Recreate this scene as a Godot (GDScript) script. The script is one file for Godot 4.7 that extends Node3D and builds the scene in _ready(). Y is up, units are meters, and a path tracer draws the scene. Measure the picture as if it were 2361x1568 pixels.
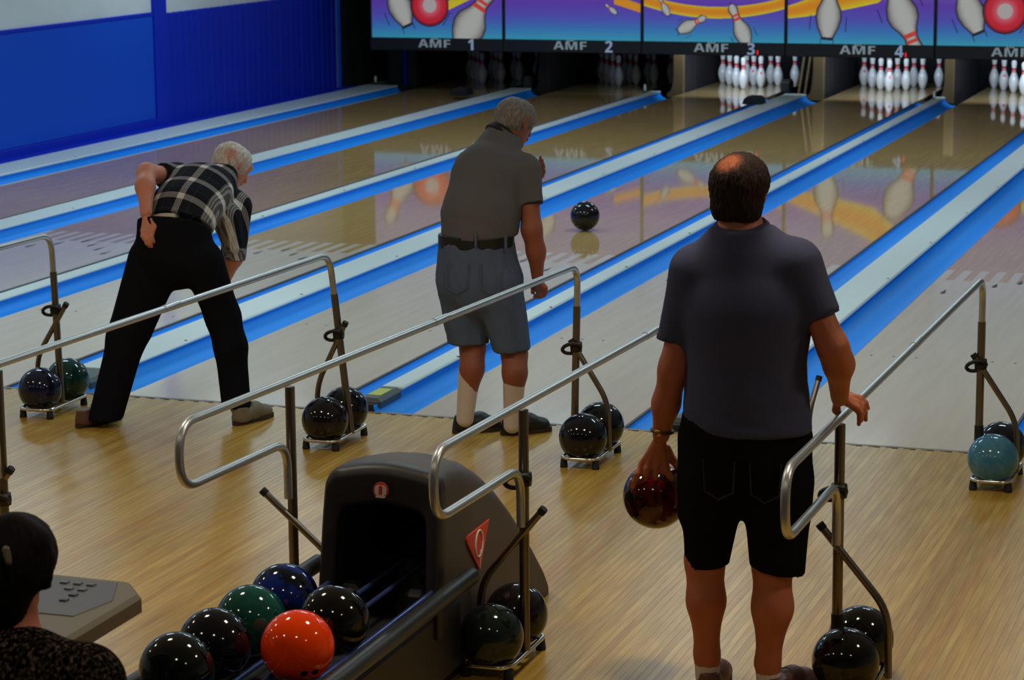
extends Node3D
# A bowling alley: five visible lanes, four bowlers with guide rails, a ball return and the pin decks.

const LANE_X := [0.0, -5.122, -3.349, -1.773, 0.0, 1.576, 3.349]   # lane centres, lanes 1 to 6
const EDGE := 0.533
var base_of := {}
var M := {}
var rng := RandomNumberGenerator.new()


# ---------------------------------------------------------------- mesh builder
class MB:
	var v := PackedVector3Array()
	var n := PackedVector3Array()
	var uv := PackedVector2Array()
	var col := PackedColorArray()
	var ix := PackedInt32Array()

	func vert(p: Vector3, t := Vector2.ZERO) -> int:
		v.append(p)
		n.append(Vector3.ZERO)
		uv.append(t)
		return v.size() - 1

	func tri(a: int, b: int, c: int) -> void:   # counter-clockwise seen from outside
		ix.append(a)
		ix.append(c)
		ix.append(b)

	func quad(a: int, b: int, c: int, d: int) -> void:
		tri(a, b, c)
		tri(a, c, d)

	# flips the triangles from i0 on when the closed piece is inside out, then sums their smooth normals
	func settle(i0: int, v0: int, check := true) -> void:
		if check:
			var mid := Vector3.ZERO
			for i in range(v0, v.size()):
				mid += v[i]
			mid /= maxf(1.0, v.size() - v0)
			var vol := 0.0
			for i in range(i0, ix.size(), 3):
				vol += (v[ix[i]] - mid).dot((v[ix[i + 2]] - mid).cross(v[ix[i + 1]] - mid))
			if vol < 0.0:
				for i in range(i0, ix.size(), 3):
					var s := ix[i + 1]
					ix[i + 1] = ix[i + 2]
					ix[i + 2] = s
		for i in range(i0, ix.size(), 3):
			var a := ix[i]
			var b := ix[i + 2]
			var c := ix[i + 1]
			var f := (v[b] - v[a]).cross(v[c] - v[a])
			n[a] += f
			n[b] += f
			n[c] += f
		for i in range(v0, v.size()):
			n[i] = n[i].normalized() if n[i].length_squared() > 1e-20 else Vector3.UP

	func poly(pts: Array) -> void:   # one flat convex face, counter-clockwise from outside
		var i0 := ix.size()
		var v0 := v.size()
		for p in pts:
			vert(p, Vector2(p.x, p.z))
		for i in range(1, pts.size() - 1):
			tri(v0, v0 + i, v0 + i + 1)
		settle(i0, v0, false)

	func box(c: Vector3, s: Vector3, bev := 0.0, bs := Basis()) -> void:
		var h := s / 2.0
		bev = minf(bev, minf(h.x, minf(h.y, h.z)) * 0.9)
		var at := func(sx: int, sy: int, sz: int, axis: int) -> Vector3:
			var p := Vector3(sx * h.x, sy * h.y, sz * h.z)
			for k in 3:
				if k != axis:
					p[k] -= bev * signf(p[k])
			return c + bs * p
		for k in 3:
			for sg in [-1, 1]:
				var q := []
				for w in [[-1, -1], [1, -1], [1, 1], [-1, 1]]:
					var s3 := [0, 0, 0]
					s3[k] = sg
					s3[(k + 1) % 3] = w[0]
					s3[(k + 2) % 3] = w[1]
					q.append(at.call(s3[0], s3[1], s3[2], k))
				if sg < 0:
					q.reverse()
				poly(q)
		if bev <= 0.0:
			return
		for k in 3:
			for w in [[-1, -1], [1, -1], [1, 1], [-1, 1]]:
				var a := [0, 0, 0]
				a[k] = -1
				a[(k + 1) % 3] = w[0]
				a[(k + 2) % 3] = w[1]
				var b := a.duplicate()
				b[k] = 1
				var k1 := (k + 1) % 3
				var k2 := (k + 2) % 3
				var q := [at.call(a[0], a[1], a[2], k1), at.call(a[0], a[1], a[2], k2), at.call(b[0], b[1], b[2], k2), at.call(b[0], b[1], b[2], k1)]
				_outward(q, c)
		for sx in [-1, 1]:
			for sy in [-1, 1]:
				for sz in [-1, 1]:
					_outward([at.call(sx, sy, sz, 0), at.call(sx, sy, sz, 1), at.call(sx, sy, sz, 2)], c)

	func _outward(q: Array, c: Vector3) -> void:
		var nn: Vector3 = (q[1] - q[0]).cross(q[2] - q[0])
		if nn.dot(q[0] - c) < 0:
			q.reverse()
		poly(q)

	# rings of equal length joined into one smooth skin
	func loft(rings: Array, cap := true, closed := true) -> void:
		var i0 := ix.size()
		var v0 := v.size()
		var m: int = rings[0].size()
		for r in rings.size():
			for j in m:
				vert(rings[r][j], Vector2(float(j) / m, r))
		for r in rings.size() - 1:
			for j in (m if closed else m - 1):
				var a := v0 + r * m + j
				var b := v0 + r * m + (j + 1) % m
				quad(a, b, b + m, a + m)
		var flip := false
		if closed:
			var before := ix.duplicate()
			settle(i0, v0, true)
			flip = before[i0 + 1] != ix[i0 + 1] if ix.size() > i0 else false
		else:
			settle(i0, v0, false)
		if cap and closed:
			for e in [0, rings.size() - 1]:
				var cc := Vector3.ZERO
				for p in rings[e]:
					cc += p
				cc /= m
				var ci0 := ix.size()
				var cv0 := v.size()
				vert(cc)
				for p in rings[e]:
					vert(p)
				for j in m:
					var a := cv0 + 1 + j
					var b := cv0 + 1 + (j + 1) % m
					if (e == 0) != flip:
						tri(cv0, b, a)
					else:
						tri(cv0, a, b)
				settle(ci0, cv0, false)

	func tube(path: PackedVector3Array, r: float, seg := 12, closed := false, r2 := -1.0) -> void:
		var rings := []
		var np := path.size()
		var up := Vector3.UP
		for i in np:
			var a := path[(i - 1 + np) % np] if (closed or i > 0) else path[i]
			var b := path[(i + 1) % np] if (closed or i < np - 1) else path[i]
			var t := (b - a).normalized()
			if i == 0:
				up = Vector3.UP if absf(t.y) < 0.9 else Vector3.RIGHT
			var s := t.cross(up).normalized()
			up = s.cross(t).normalized()
			var rr := r if r2 < 0 else lerpf(r, r2, float(i) / maxf(1, np - 1))
			var ring := []
			for j in seg:
				var g := TAU * j / seg
				ring.append(path[i] + (s * cos(g) + up * sin(g)) * rr)
			rings.append(ring)
		if closed:
			rings.append(rings[0].duplicate())
		loft(rings, not closed)

	func lathe(prof: Array, seg := 24, xf := Transform3D(), squash := 1.0) -> void:
		var rings := []
		for p in prof:
			var ring := []
			for j in seg:
				var g := TAU * j / seg
				ring.append(xf * Vector3(p.x * cos(g), p.y, p.x * sin(g) * squash))
			rings.append(ring)
		loft(rings, prof[0].x > 1e-4 or prof[-1].x > 1e-4)

	# outline in the local xy plane pushed along local z from z0 to z1, edges chamfered by bev at z1
	func prism(outline: PackedVector2Array, z0: float, z1: float, xf := Transform3D(), bev := 0.0) -> void:
		var o := outline.duplicate()
		if Geometry2D.is_polygon_clockwise(o):
			o.reverse()
		if z1 < z0:
			var tmp := z0
			z0 = z1
			z1 = tmp
		var top := o
		if bev > 0.0:
			var off := Geometry2D.offset_polygon(o, -bev)
			if off.size() == 1 and off[0].size() == o.size():
				top = off[0]
				# match the starting corner
				var best := 0
				for k in top.size():
					if top[k].distance_to(o[0]) < top[best].distance_to(o[0]):
						best = k
				var turned := PackedVector2Array()
				for k in top.size():
					turned.append(top[(best + k) % top.size()])
				top = turned
			else:
				bev = 0.0
		var m := o.size()
		for j in m:
			var k := (j + 1) % m
			poly([xf * Vector3(o[j].x, o[j].y, z0), xf * Vector3(o[k].x, o[k].y, z0), xf * Vector3(o[k].x, o[k].y, z1 - bev), xf * Vector3(o[j].x, o[j].y, z1 - bev)])
			if bev > 0.0:
				poly([xf * Vector3(o[j].x, o[j].y, z1 - bev), xf * Vector3(o[k].x, o[k].y, z1 - bev), xf * Vector3(top[k].x, top[k].y, z1), xf * Vector3(top[j].x, top[j].y, z1)])
		for e in 2:
			var src := top if e == 1 else o
			var t := Geometry2D.triangulate_polygon(src)
			var i0 := ix.size()
			var v0 := v.size()
			for p in src:
				vert(xf * Vector3(p.x, p.y, z1 if e == 1 else z0), p)
			for q in range(0, t.size(), 3):
				var a := v0 + t[q]
				var b := v0 + t[q + 1]
				var c := v0 + t[q + 2]
				var ccw := (src[t[q + 1]] - src[t[q]]).cross(src[t[q + 2]] - src[t[q]]) > 0
				if ccw == (e == 1):
					tri(a, b, c)
				else:
					tri(a, c, b)
			settle(i0, v0, false)

	# surface nets over blended capsules. bone: [a, b, ra, rb] + optional [flat_dir, flat_scale] + optional list of clip planes [[point, outward], ...]
	func blob(bones: Array, cell: float, k: float, negs := [], uvf = null) -> void:
		var lo := Vector3(INF, INF, INF)
		var hi := -lo
		for b in bones:
			var r := maxf(b[2], b[3]) + 2.5 * cell + 0.7 / k
			var rv := Vector3(r, r, r)
			lo = lo.min(b[0] - rv).min(b[1] - rv)
			hi = hi.max(b[0] + rv).max(b[1] + rv)
		var nx := int((hi.x - lo.x) / cell) + 2
		var ny := int((hi.y - lo.y) / cell) + 2
		var nz := int((hi.z - lo.z) / cell) + 2
		var F := PackedFloat32Array()
		F.resize(nx * ny * nz)
		F.fill(0.0)
		var reach := 5.0 / k
		for b in bones:
			var a: Vector3 = b[0]
			var ba: Vector3 = b[1] - a
			var ra: float = b[2]
			var rb: float = b[3]
			var fd: Vector3 = b[4] if b.size() > 4 else Vector3.ZERO
			var fs: float = b[5] - 1.0 if b.size() > 5 else 0.0
			var clips: Array = b[6] if b.size() > 6 else []
			ba += fd * (ba.dot(fd) * fs)
			var bb := maxf(ba.length_squared(), 1e-9)
			var r := maxf(ra, rb) + reach
			var p0: Vector3 = (a.min(b[1]) - Vector3(r, r, r) - lo) / cell
			var p1: Vector3 = (a.max(b[1]) + Vector3(r, r, r) - lo) / cell
			var x0 := maxi(0, int(p0.x))
			var x1 := mini(nx - 1, int(p1.x) + 1)
			var y0 := maxi(0, int(p0.y))
			var y1 := mini(ny - 1, int(p1.y) + 1)
			var z0 := maxi(0, int(p0.z))
			var z1 := mini(nz - 1, int(p1.z) + 1)
			for z in range(z0, z1 + 1):
				for y in range(y0, y1 + 1):
					var row := (z * ny + y) * nx
					for x in range(x0, x1 + 1):
						var p := lo + Vector3(x, y, z) * cell
						var d := p - a
						if fs != 0.0:
							d += fd * (d.dot(fd) * fs)
						var t := clampf(d.dot(ba) / bb, 0.0, 1.0)
						var dist := (d - ba * t).length() - ra - (rb - ra) * t
						if dist > reach:
							continue
						for c in clips:
							dist = maxf(dist, (p - c[0]).dot(c[1]))
						F[row + x] += exp(-k * dist)
		for g in negs:   # a capsule taken away
			var a: Vector3 = g[0]
			var ba: Vector3 = g[1] - a
			var bb := maxf(ba.length_squared(), 1e-9)
			for z in nz:
				for y in ny:
					var row := (z * ny + y) * nx
					for x in nx:
						if F[row + x] > 0.0:
							var d := lo + Vector3(x, y, z) * cell - a
							var t := clampf(d.dot(ba) / bb, 0.0, 1.0)
							var dist: float = g[2] + (g[3] - g[2]) * t - (d - ba * t).length()
							F[row + x] = minf(F[row + x], exp(-k * dist))
		var ins := PackedByteArray()
		ins.resize(F.size())
		for i in F.size():
			if F[i] >= 1.0:
				ins[i] = 1
		var id := PackedInt32Array()
		id.resize(F.size())
		id.fill(-1)
		var off: Array[int] = [0, 1, nx, nx + 1, nx * ny, nx * ny + 1, nx * ny + nx, nx * ny + nx + 1]
		var o3 := off[7]
		var edges := [[0, 1], [2, 3], [4, 5], [6, 7], [0, 2], [1, 3], [4, 6], [5, 7], [0, 4], [1, 5], [2, 6], [3, 7]]
		var i0 := ix.size()
		var v0 := v.size()
		var act := PackedInt32Array()
		var ra1: int = off[1]
		var ra2: int = off[2]
		var ra3: int = off[3]
		var ra4: int = off[4]
		var ra5: int = off[5]
		var ra6: int = off[6]
		var ra7: int = o3
		for z in nz - 1:
			for y in ny - 1:
				var row := (z * ny + y) * nx
				for x in nx - 1:
					var i := row + x
					var s := ins[i] + ins[i + ra1] + ins[i + ra2] + ins[i + ra3] + ins[i + ra4] + ins[i + ra5] + ins[i + ra6] + ins[i + ra7]
					if s == 0 or s == 8:
						continue
					var sum := Vector3.ZERO
					var cnt := 0
					for e in edges:
						var ia: int = i + off[e[0]]
						var ib: int = i + off[e[1]]
						if ins[ia] != ins[ib]:
							var fa := log(maxf(F[ia], 1e-9))
							var fb := log(maxf(F[ib], 1e-9))
							var t := clampf(fa / (fa - fb), 0.02, 0.98)
							var pa := Vector3(e[0] & 1, (e[0] >> 1) & 1, e[0] >> 2)
							var pb := Vector3(e[1] & 1, (e[1] >> 1) & 1, e[1] >> 2)
							sum += pa.lerp(pb, t)
							cnt += 1
					var p := lo + (Vector3(x, y, z) + sum / cnt) * cell
					id[i] = vert(p, uvf.call(p) if uvf != null else Vector2.ZERO)
					act.append(i)
		var sy := nx
		var sz := nx * ny
		for i in act:
			for ax in 3:
				var st: int = [1, sy, sz][ax]
				var s1: int = [sy, sz, 1][ax]
				var s2: int = [sz, 1, sy][ax]
				if i - s1 - s2 < 0 or ins[i] == ins[i + st]:
					continue
				var a := id[i]
				var b := id[i - s1]
				var c := id[i - s1 - s2]
				var d := id[i - s2]
				if a < 0 or b < 0 or c < 0 or d < 0:
					continue
				if ins[i]:
					quad(a, b, c, d)
				else:
					quad(a, d, c, b)
		settle(i0, v0, true)

	func mesh() -> ArrayMesh:
		var arr := []
		arr.resize(Mesh.ARRAY_MAX)
		arr[Mesh.ARRAY_VERTEX] = v
		arr[Mesh.ARRAY_NORMAL] = n
		arr[Mesh.ARRAY_TEX_UV] = uv
		if col.size() == v.size() and v.size() > 0:
			arr[Mesh.ARRAY_COLOR] = col
		arr[Mesh.ARRAY_INDEX] = ix
		var m := ArrayMesh.new()
		m.add_surface_from_arrays(Mesh.PRIMITIVE_TRIANGLES, arr)
		return m


# ---------------------------------------------------------------- scene helpers
func V(x: float, y: float, z: float) -> Vector3:
	return Vector3(x, y, z)


func rgb8(r: int, g: int, b: int) -> Color:
	return Color8(r, g, b)


func mat(called: String, c: Color, rough := 0.6, metal := 0.0, spec := 0.5) -> StandardMaterial3D:
	var m := StandardMaterial3D.new()
	m.resource_name = called
	m.albedo_color = c
	m.roughness = rough
	m.metallic = metal
	m.metallic_specular = spec
	M[called] = m
	return m


func noise_tex(freq: float, octaves: int, a: Color, b: Color, seed_: int, size := 512, kind := FastNoiseLite.TYPE_SIMPLEX_SMOOTH) -> NoiseTexture2D:
	var f := FastNoiseLite.new()
	f.noise_type = kind
	f.seed = seed_
	f.frequency = freq
	f.fractal_octaves = octaves
	var t := NoiseTexture2D.new()
	t.width = size
	t.height = size
	t.seamless = true
	t.noise = f
	var g := Gradient.new()
	g.set_color(0, a)
	g.set_color(1, b)
	t.color_ramp = g
	return t


func thing(called: String, label: String, category: String, at := Vector3.ZERO, group := "") -> Node3D:
	var o := Node3D.new()
	o.name = called
	add_child(o, true)
	o.position = at
	base_of[o] = at
	o.set_meta("label", label)
	o.set_meta("category", category)
	if group != "":
		o.set_meta("group", group)
	return o


# a mesh given in world coordinates, under parent (or a thing of its own)
func obj(called: String, mb, m: Material, parent: Node = null, local := false) -> MeshInstance3D:
	var o := MeshInstance3D.new()
	o.name = called
	o.mesh = mb.mesh() if mb is MB else mb
	o.material_override = m
	(parent if parent else self).add_child(o, true)
	if parent and not local and base_of.has(parent):
		o.position = -base_of[parent]
	return o


func struct_(called: String, mb, m: Material) -> MeshInstance3D:
	var o := obj(called, mb, m)
	o.set_meta("kind", "structure")
	return o


func tag(o: Node, label: String, category: String, group := "") -> void:
	o.set_meta("label", label)
	o.set_meta("category", category)
	if group != "":
		o.set_meta("group", group)


func boxed(c: Vector3, s: Vector3, bev := 0.0, bs := Basis()) -> MB:
	var b := MB.new()
	b.box(c, s, bev, bs)
	return b


# a path with its inner corners rounded to the given radius
func bent(pts: Array, r: float, steps := 6) -> PackedVector3Array:
	var out := PackedVector3Array([pts[0]])
	for i in range(1, pts.size() - 1):
		var p: Vector3 = pts[i]
		var a: Vector3 = pts[i - 1] - p
		var b: Vector3 = pts[i + 1] - p
		var q := minf(r, 0.49 * minf(a.length(), b.length()))
		var pa := p + a.normalized() * q
		var pb := p + b.normalized() * q
		for s in steps + 1:
			var t := float(s) / steps
			out.append(pa.lerp(p, t).lerp(p.lerp(pb, t), t))
	out.append(pts[-1])
	return out


func rounded(w: float, h: float, r: float, steps := 6) -> PackedVector2Array:
	var o := PackedVector2Array()
	for c in [[w / 2 - r, h / 2 - r, 0.0], [-w / 2 + r, h / 2 - r, 0.25], [-w / 2 + r, -h / 2 + r, 0.5], [w / 2 - r, -h / 2 + r, 0.75]]:
		for s in steps + 1:
			var g: float = TAU * (c[2] + 0.25 * s / steps)
			o.append(Vector2(c[0] + r * cos(g), c[1] + r * sin(g)))
	return o


func text_mesh(s: String, height: float, depth: float, bold := true) -> TextMesh:
	var f := SystemFont.new()
	f.font_names = PackedStringArray(["Droid Sans"])
	f.font_weight = 700 if bold else 400
	var t := TextMesh.new()
	t.text = s
	t.font = f
	t.font_size = 64
	t.pixel_size = height / 46.0
	t.depth = depth
	t.curve_step = 2.0
	return t


# ---------------------------------------------------------------- camera, light, exposure
func _ready() -> void:
	rng.seed = 7
	var cam := Camera3D.new()
	cam.name = "camera"
	cam.fov = 15.5754
	cam.near = 0.1
	cam.far = 200.0
	cam.transform = Transform3D(Basis(Vector3(0.945619, -0.008090, -0.325175), Vector3(-0.052796, 0.982617, -0.177979), Vector3(0.320962, 0.185469, 0.928754)), Vector3(5.3933, 2.6126, 11.0945))
	add_child(cam)
	cam.current = true
	var lens := CameraAttributesPhysical.new()
	lens.frustum_focal_length = 12.0 / tan(deg_to_rad(15.5754 / 2.0))
	lens.frustum_focus_distance = 9.2
	lens.exposure_aperture = 8.0
	lens.frustum_near = 0.1
	lens.frustum_far = 200.0
	cam.attributes = lens
	cam.fov = 15.5754
	var we := WorldEnvironment.new()
	we.name = "environment"
	var e := Environment.new()
	e.background_mode = Environment.BG_COLOR
	e.background_color = Color(0, 0, 0)
	e.tonemap_mode = Environment.TONE_MAPPER_LINEAR
	e.tonemap_exposure = 1.0
	e.sdfgi_enabled = true
	e.ssao_enabled = true
	e.ssil_enabled = true
	we.environment = e
	add_child(we)
	materials()
	ceiling_lights()
	room()
	lanes()
	masks()
	pits()
	pin_racks()
	approach()
	rails()
	ball_return()
	balls()
	far_things()
	console()
	man_plaid()
	man_shorts()
	man_ball()
	woman()


func troffer(at: Vector3, size: Vector2, energy: float, c: Color, label: String, group: String) -> void:
	var t := thing("ceiling_light", label, "ceiling light", at, group)
	var f := MB.new()
	for s in [-1, 1]:
		f.box(V(s * (size.x / 2 + 0.02), -0.015, 0), V(0.04, 0.05, size.y + 0.08), 0.006)
		f.box(V(0, -0.015, s * (size.y / 2 + 0.02)), V(size.x, 0.05, 0.04), 0.006)
	obj("frame", f, M.white_metal, t, true)
	var d := MB.new()
	d.box(V(0, -0.012, 0), V(size.x, 0.01, size.y))
	var m := mat("diffuser_glow", Color(0.9, 0.9, 0.88), 0.5)
	m.emission_enabled = true
	m.emission = c
	m.emission_energy_multiplier = clampf(energy / (size.x * size.y) * 0.25, 0.1, 4.0)
	obj("diffuser", d, m, t, true)
	var l := AreaLight3D.new()
	l.name = "lamp"
	l.area_size = size
	l.light_energy = energy
	l.light_color = c
	l.area_range = 40.0
	l.area_attenuation = 2.0
	l.shadow_enabled = true
	l.position = at + V(0, -0.03, 0)
	l.rotation.x = -PI / 2
	add_child(l, true)


func ceiling_lights() -> void:
	var nth := ["first", "second", "third", "fourth", "fifth"]
	var row := ["nearest", "middle", "farthest"]
	for k in 5:
		var x: float = [-4.6, -1.9, 0.8, 3.5, 6.3][k]
		troffer(V(x, 3.4, 3.5), Vector2(0.42, 0.42), [1.2, 1.4, 2.4, 3.1, 2.8][k], Color(1.0, 0.95, 0.86), "square recessed ceiling light above the approach, %s from the left wall" % nth[k], "ceiling lights above the approach")
		troffer(V(x, 3.4, 7.35), Vector2(0.32, 0.32), 0.95, Color(1.0, 0.94, 0.84), "square recessed ceiling light above the seats, %s from the left wall" % nth[k], "ceiling lights above the seats")
	for k in 4:
		for r in 3:
			var x: float = [-5.2, -2.2, 0.8, 3.8][k]
			var z: float = [-1.8, -6.8, -11.6][r]
			troffer(V(x, 3.4, z), Vector2(1.1, 0.3), 2.7, Color(0.86, 0.97, 1.0), "long recessed ceiling light in the %s row above the lanes, %s from the left wall" % [row[r], nth[k]], "ceiling lights above the lanes")


func materials() -> void:
	mat("white_metal", rgb8(220, 220, 215), 0.4)
	var wall_white := mat("wall_white", rgb8(228, 234, 234), 0.8)
	wall_white.albedo_texture = noise_tex(0.01, 3, Color(0.94, 0.94, 0.94), Color.WHITE, 11, 256)
	wall_white.uv1_triplanar = true
	wall_white.uv1_world_triplanar = true
	wall_white.uv1_scale = V(0.4, 0.4, 0.4)
	mat("panel_blue", rgb8(12, 82, 212), 0.55, 0.0, 0.3)
	mat("trim_blue", rgb8(9, 46, 195), 0.55, 0.0, 0.3)
	mat("board_blue", rgb8(9, 44, 190), 0.6, 0.0, 0.3)
	mat("black", rgb8(16, 16, 18), 0.6)
	mat("black_cloth", rgb8(14, 15, 22), 0.9)
	mat("dark_board", rgb8(30, 30, 35), 0.6)
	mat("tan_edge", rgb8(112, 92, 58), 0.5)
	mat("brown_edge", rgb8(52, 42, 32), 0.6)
	mat("concrete", rgb8(80, 78, 76), 0.9)
	mat("carpet", rgb8(70, 66, 66), 0.95)
	# lane surfaces
	var head := mat("lane_grey", rgb8(230, 212, 192), 0.13)
	head.albedo_texture = noise_tex(0.02, 4, Color(0.955, 0.955, 0.955), Color.WHITE, 5, 512)
	head.uv1_triplanar = true
	head.uv1_world_triplanar = true
	head.uv1_scale = V(1.3, 1, 0.08)
	head.roughness_texture = null
	var pine := mat("lane_pine", rgb8(214, 174, 116), 0.045)
	pine.albedo_texture = noise_tex(0.03, 4, Color(0.88, 0.87, 0.85), Color.WHITE, 6, 512)
	pine.uv1_triplanar = true
	pine.uv1_world_triplanar = true
	pine.uv1_scale = V(2.2, 1, 0.07)
	var deck := mat("deck_wood", rgb8(176, 150, 104), 0.1)
	deck.albedo_texture = pine.albedo_texture
	deck.uv1_triplanar = true
	deck.uv1_world_triplanar = true
	deck.uv1_scale = V(2.2, 1, 0.1)
	mat("lane_edge", rgb8(40, 36, 32), 0.6)
	mat("foul_grey", rgb8(120, 112, 100), 0.4)
	mat("lane_side", rgb8(92, 80, 64), 0.5)
	mat("arrow_dark", rgb8(60, 48, 40), 0.3)
	mat("gutter_blue", rgb8(12, 150, 255), 0.5, 0.0, 0.32)
	mat("cap_white", rgb8(222, 234, 230), 0.35)
	mat("cap_end_grey", rgb8(78, 84, 84), 0.5)
	mat("yellow_tape", rgb8(190, 200, 70), 0.5)
	# approach boards: six tones of one varnished wood
	var grain := noise_tex(0.025, 5, Color(0.80, 0.77, 0.72), Color.WHITE, 8, 512)
	var tones := [rgb8(213, 173, 78), rgb8(207, 165, 70), rgb8(217, 179, 86), rgb8(203, 156, 64), rgb8(209, 173, 82), rgb8(207, 167, 74)]
	for i in 6:
		var b := mat("board_%d" % i, tones[i], 0.27)
		b.albedo_texture = grain
		b.uv1_triplanar = true
		b.uv1_world_triplanar = true
		b.uv1_scale = V(2.6, 1, 0.16)
		b.uv1_offset = V(0.17 * i, 0, 0.31 * i)
	# metal, rubber, plastics
	mat("steel", rgb8(196, 198, 198), 0.36, 0.9)
	mat("post_steel", rgb8(128, 120, 112), 0.34, 1.0)
	mat("chrome", rgb8(225, 222, 215), 0.2, 1.0)
	mat("rubber", rgb8(20, 20, 20), 0.7)
	mat("knob_black", rgb8(14, 14, 15), 0.45)
	mat("hood_side", rgb8(74, 67, 62), 0.55)
	mat("hood_front", rgb8(40, 36, 36), 0.45)
	mat("hood_inside", rgb8(10, 10, 11), 0.7)
	mat("rack_black", rgb8(18, 18, 19), 0.5)
	mat("pad_black", rgb8(44, 46, 48), 0.42)
	mat("rail_blue", rgb8(96, 116, 190), 0.25, 0.7)
	mat("logo_red", rgb8(208, 60, 42), 0.5)
	mat("logo_white", rgb8(228, 218, 210), 0.5)
	mat("pin_white", rgb8(236, 238, 240), 0.22)
	mat("pin_red", rgb8(226, 58, 78), 0.3)
	mat("hole_black", rgb8(4, 4, 5), 0.9)
	mat("skin_light", rgb8(206, 132, 108), 0.6)
	mat("skin_tan", rgb8(176, 98, 66), 0.6)
	mat("skin_dark", rgb8(150, 84, 62), 0.6)
	for s in ["skin_light", "skin_tan", "skin_dark"]:
		M[s].subsurf_scatter_enabled = true
		M[s].subsurf_scatter_strength = 0.08


# ---------------------------------------------------------------- the room
func room() -> void:
	struct_("ceiling", boxed(V(3, 3.56, -1), V(19.4, 0.3, 36)), M.wall_white)
	var wl := struct_("wall_left", boxed(V(-6.55, 1.6, -2.0), V(0.2, 3.8, 36)), M.wall_white)
	struct_("wall_right", boxed(V(12.6, 1.6, -2.0), V(0.2, 3.8, 36)), M.wall_white)
	struct_("wall_back", boxed(V(3, 1.6, 15.9), V(19.4, 3.8, 0.2)), M.wall_white)
	struct_("wall_front", boxed(V(3, 1.5, -19.9), V(19.4, 3.9, 0.2)), M.black)
	struct_("wall_upper_front", boxed(V(3, 2.86, -16.5), V(19.0, 1.1, 0.2)), M.wall_white)
	# lower wall: light blue panels, dark blue surround, dark blue boards
	obj("panel", boxed(V(-6.438, 0.655, -9.22), V(0.024, 1.05, 5.42), 0.006), M.panel_blue, wl)
	obj("panel", boxed(V(-6.438, 0.655, -3.6), V(0.024, 1.05, 5.42), 0.006), M.panel_blue, wl)
	obj("baseboard", boxed(V(-6.434, 0.06, -5.8), V(0.032, 0.135, 12.4), 0.006), M.trim_blue, wl)
	obj("base_ledge", boxed(V(-6.355, 0.02, -8.6), V(0.19, 0.06, 16.8), 0.01), M.trim_blue, wl)
	obj("panel_rail", boxed(V(-6.436, 1.2, -5.8), V(0.028, 0.04, 12.4), 0.006), M.trim_blue, wl)
	obj("pilaster", boxed(V(-6.43, 1.7, -12.08), V(0.05, 3.36, 0.27), 0.01), M.trim_blue, wl)
	for i in 30:
		obj("board", boxed(V(-6.44 + 0.004 * (i % 2), 0.6, -12.29 - 0.15 * i), V(0.028, 1.19, 0.142), 0.012), M.board_blue, wl)
	obj("board_end", boxed(V(-6.43, 0.6, -16.80), V(0.04, 1.2, 0.05), 0.01), M.panel_blue, wl)
	obj("dark_panel", boxed(V(-6.43, 1.7, -17.9), V(0.04, 3.36, 2.1), 0.01), M.black_cloth, wl)
	# ground under everything
	struct_("floor", boxed(V(3, -0.33, -1), V(19.4, 0.2, 36)), M.concrete)


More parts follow.
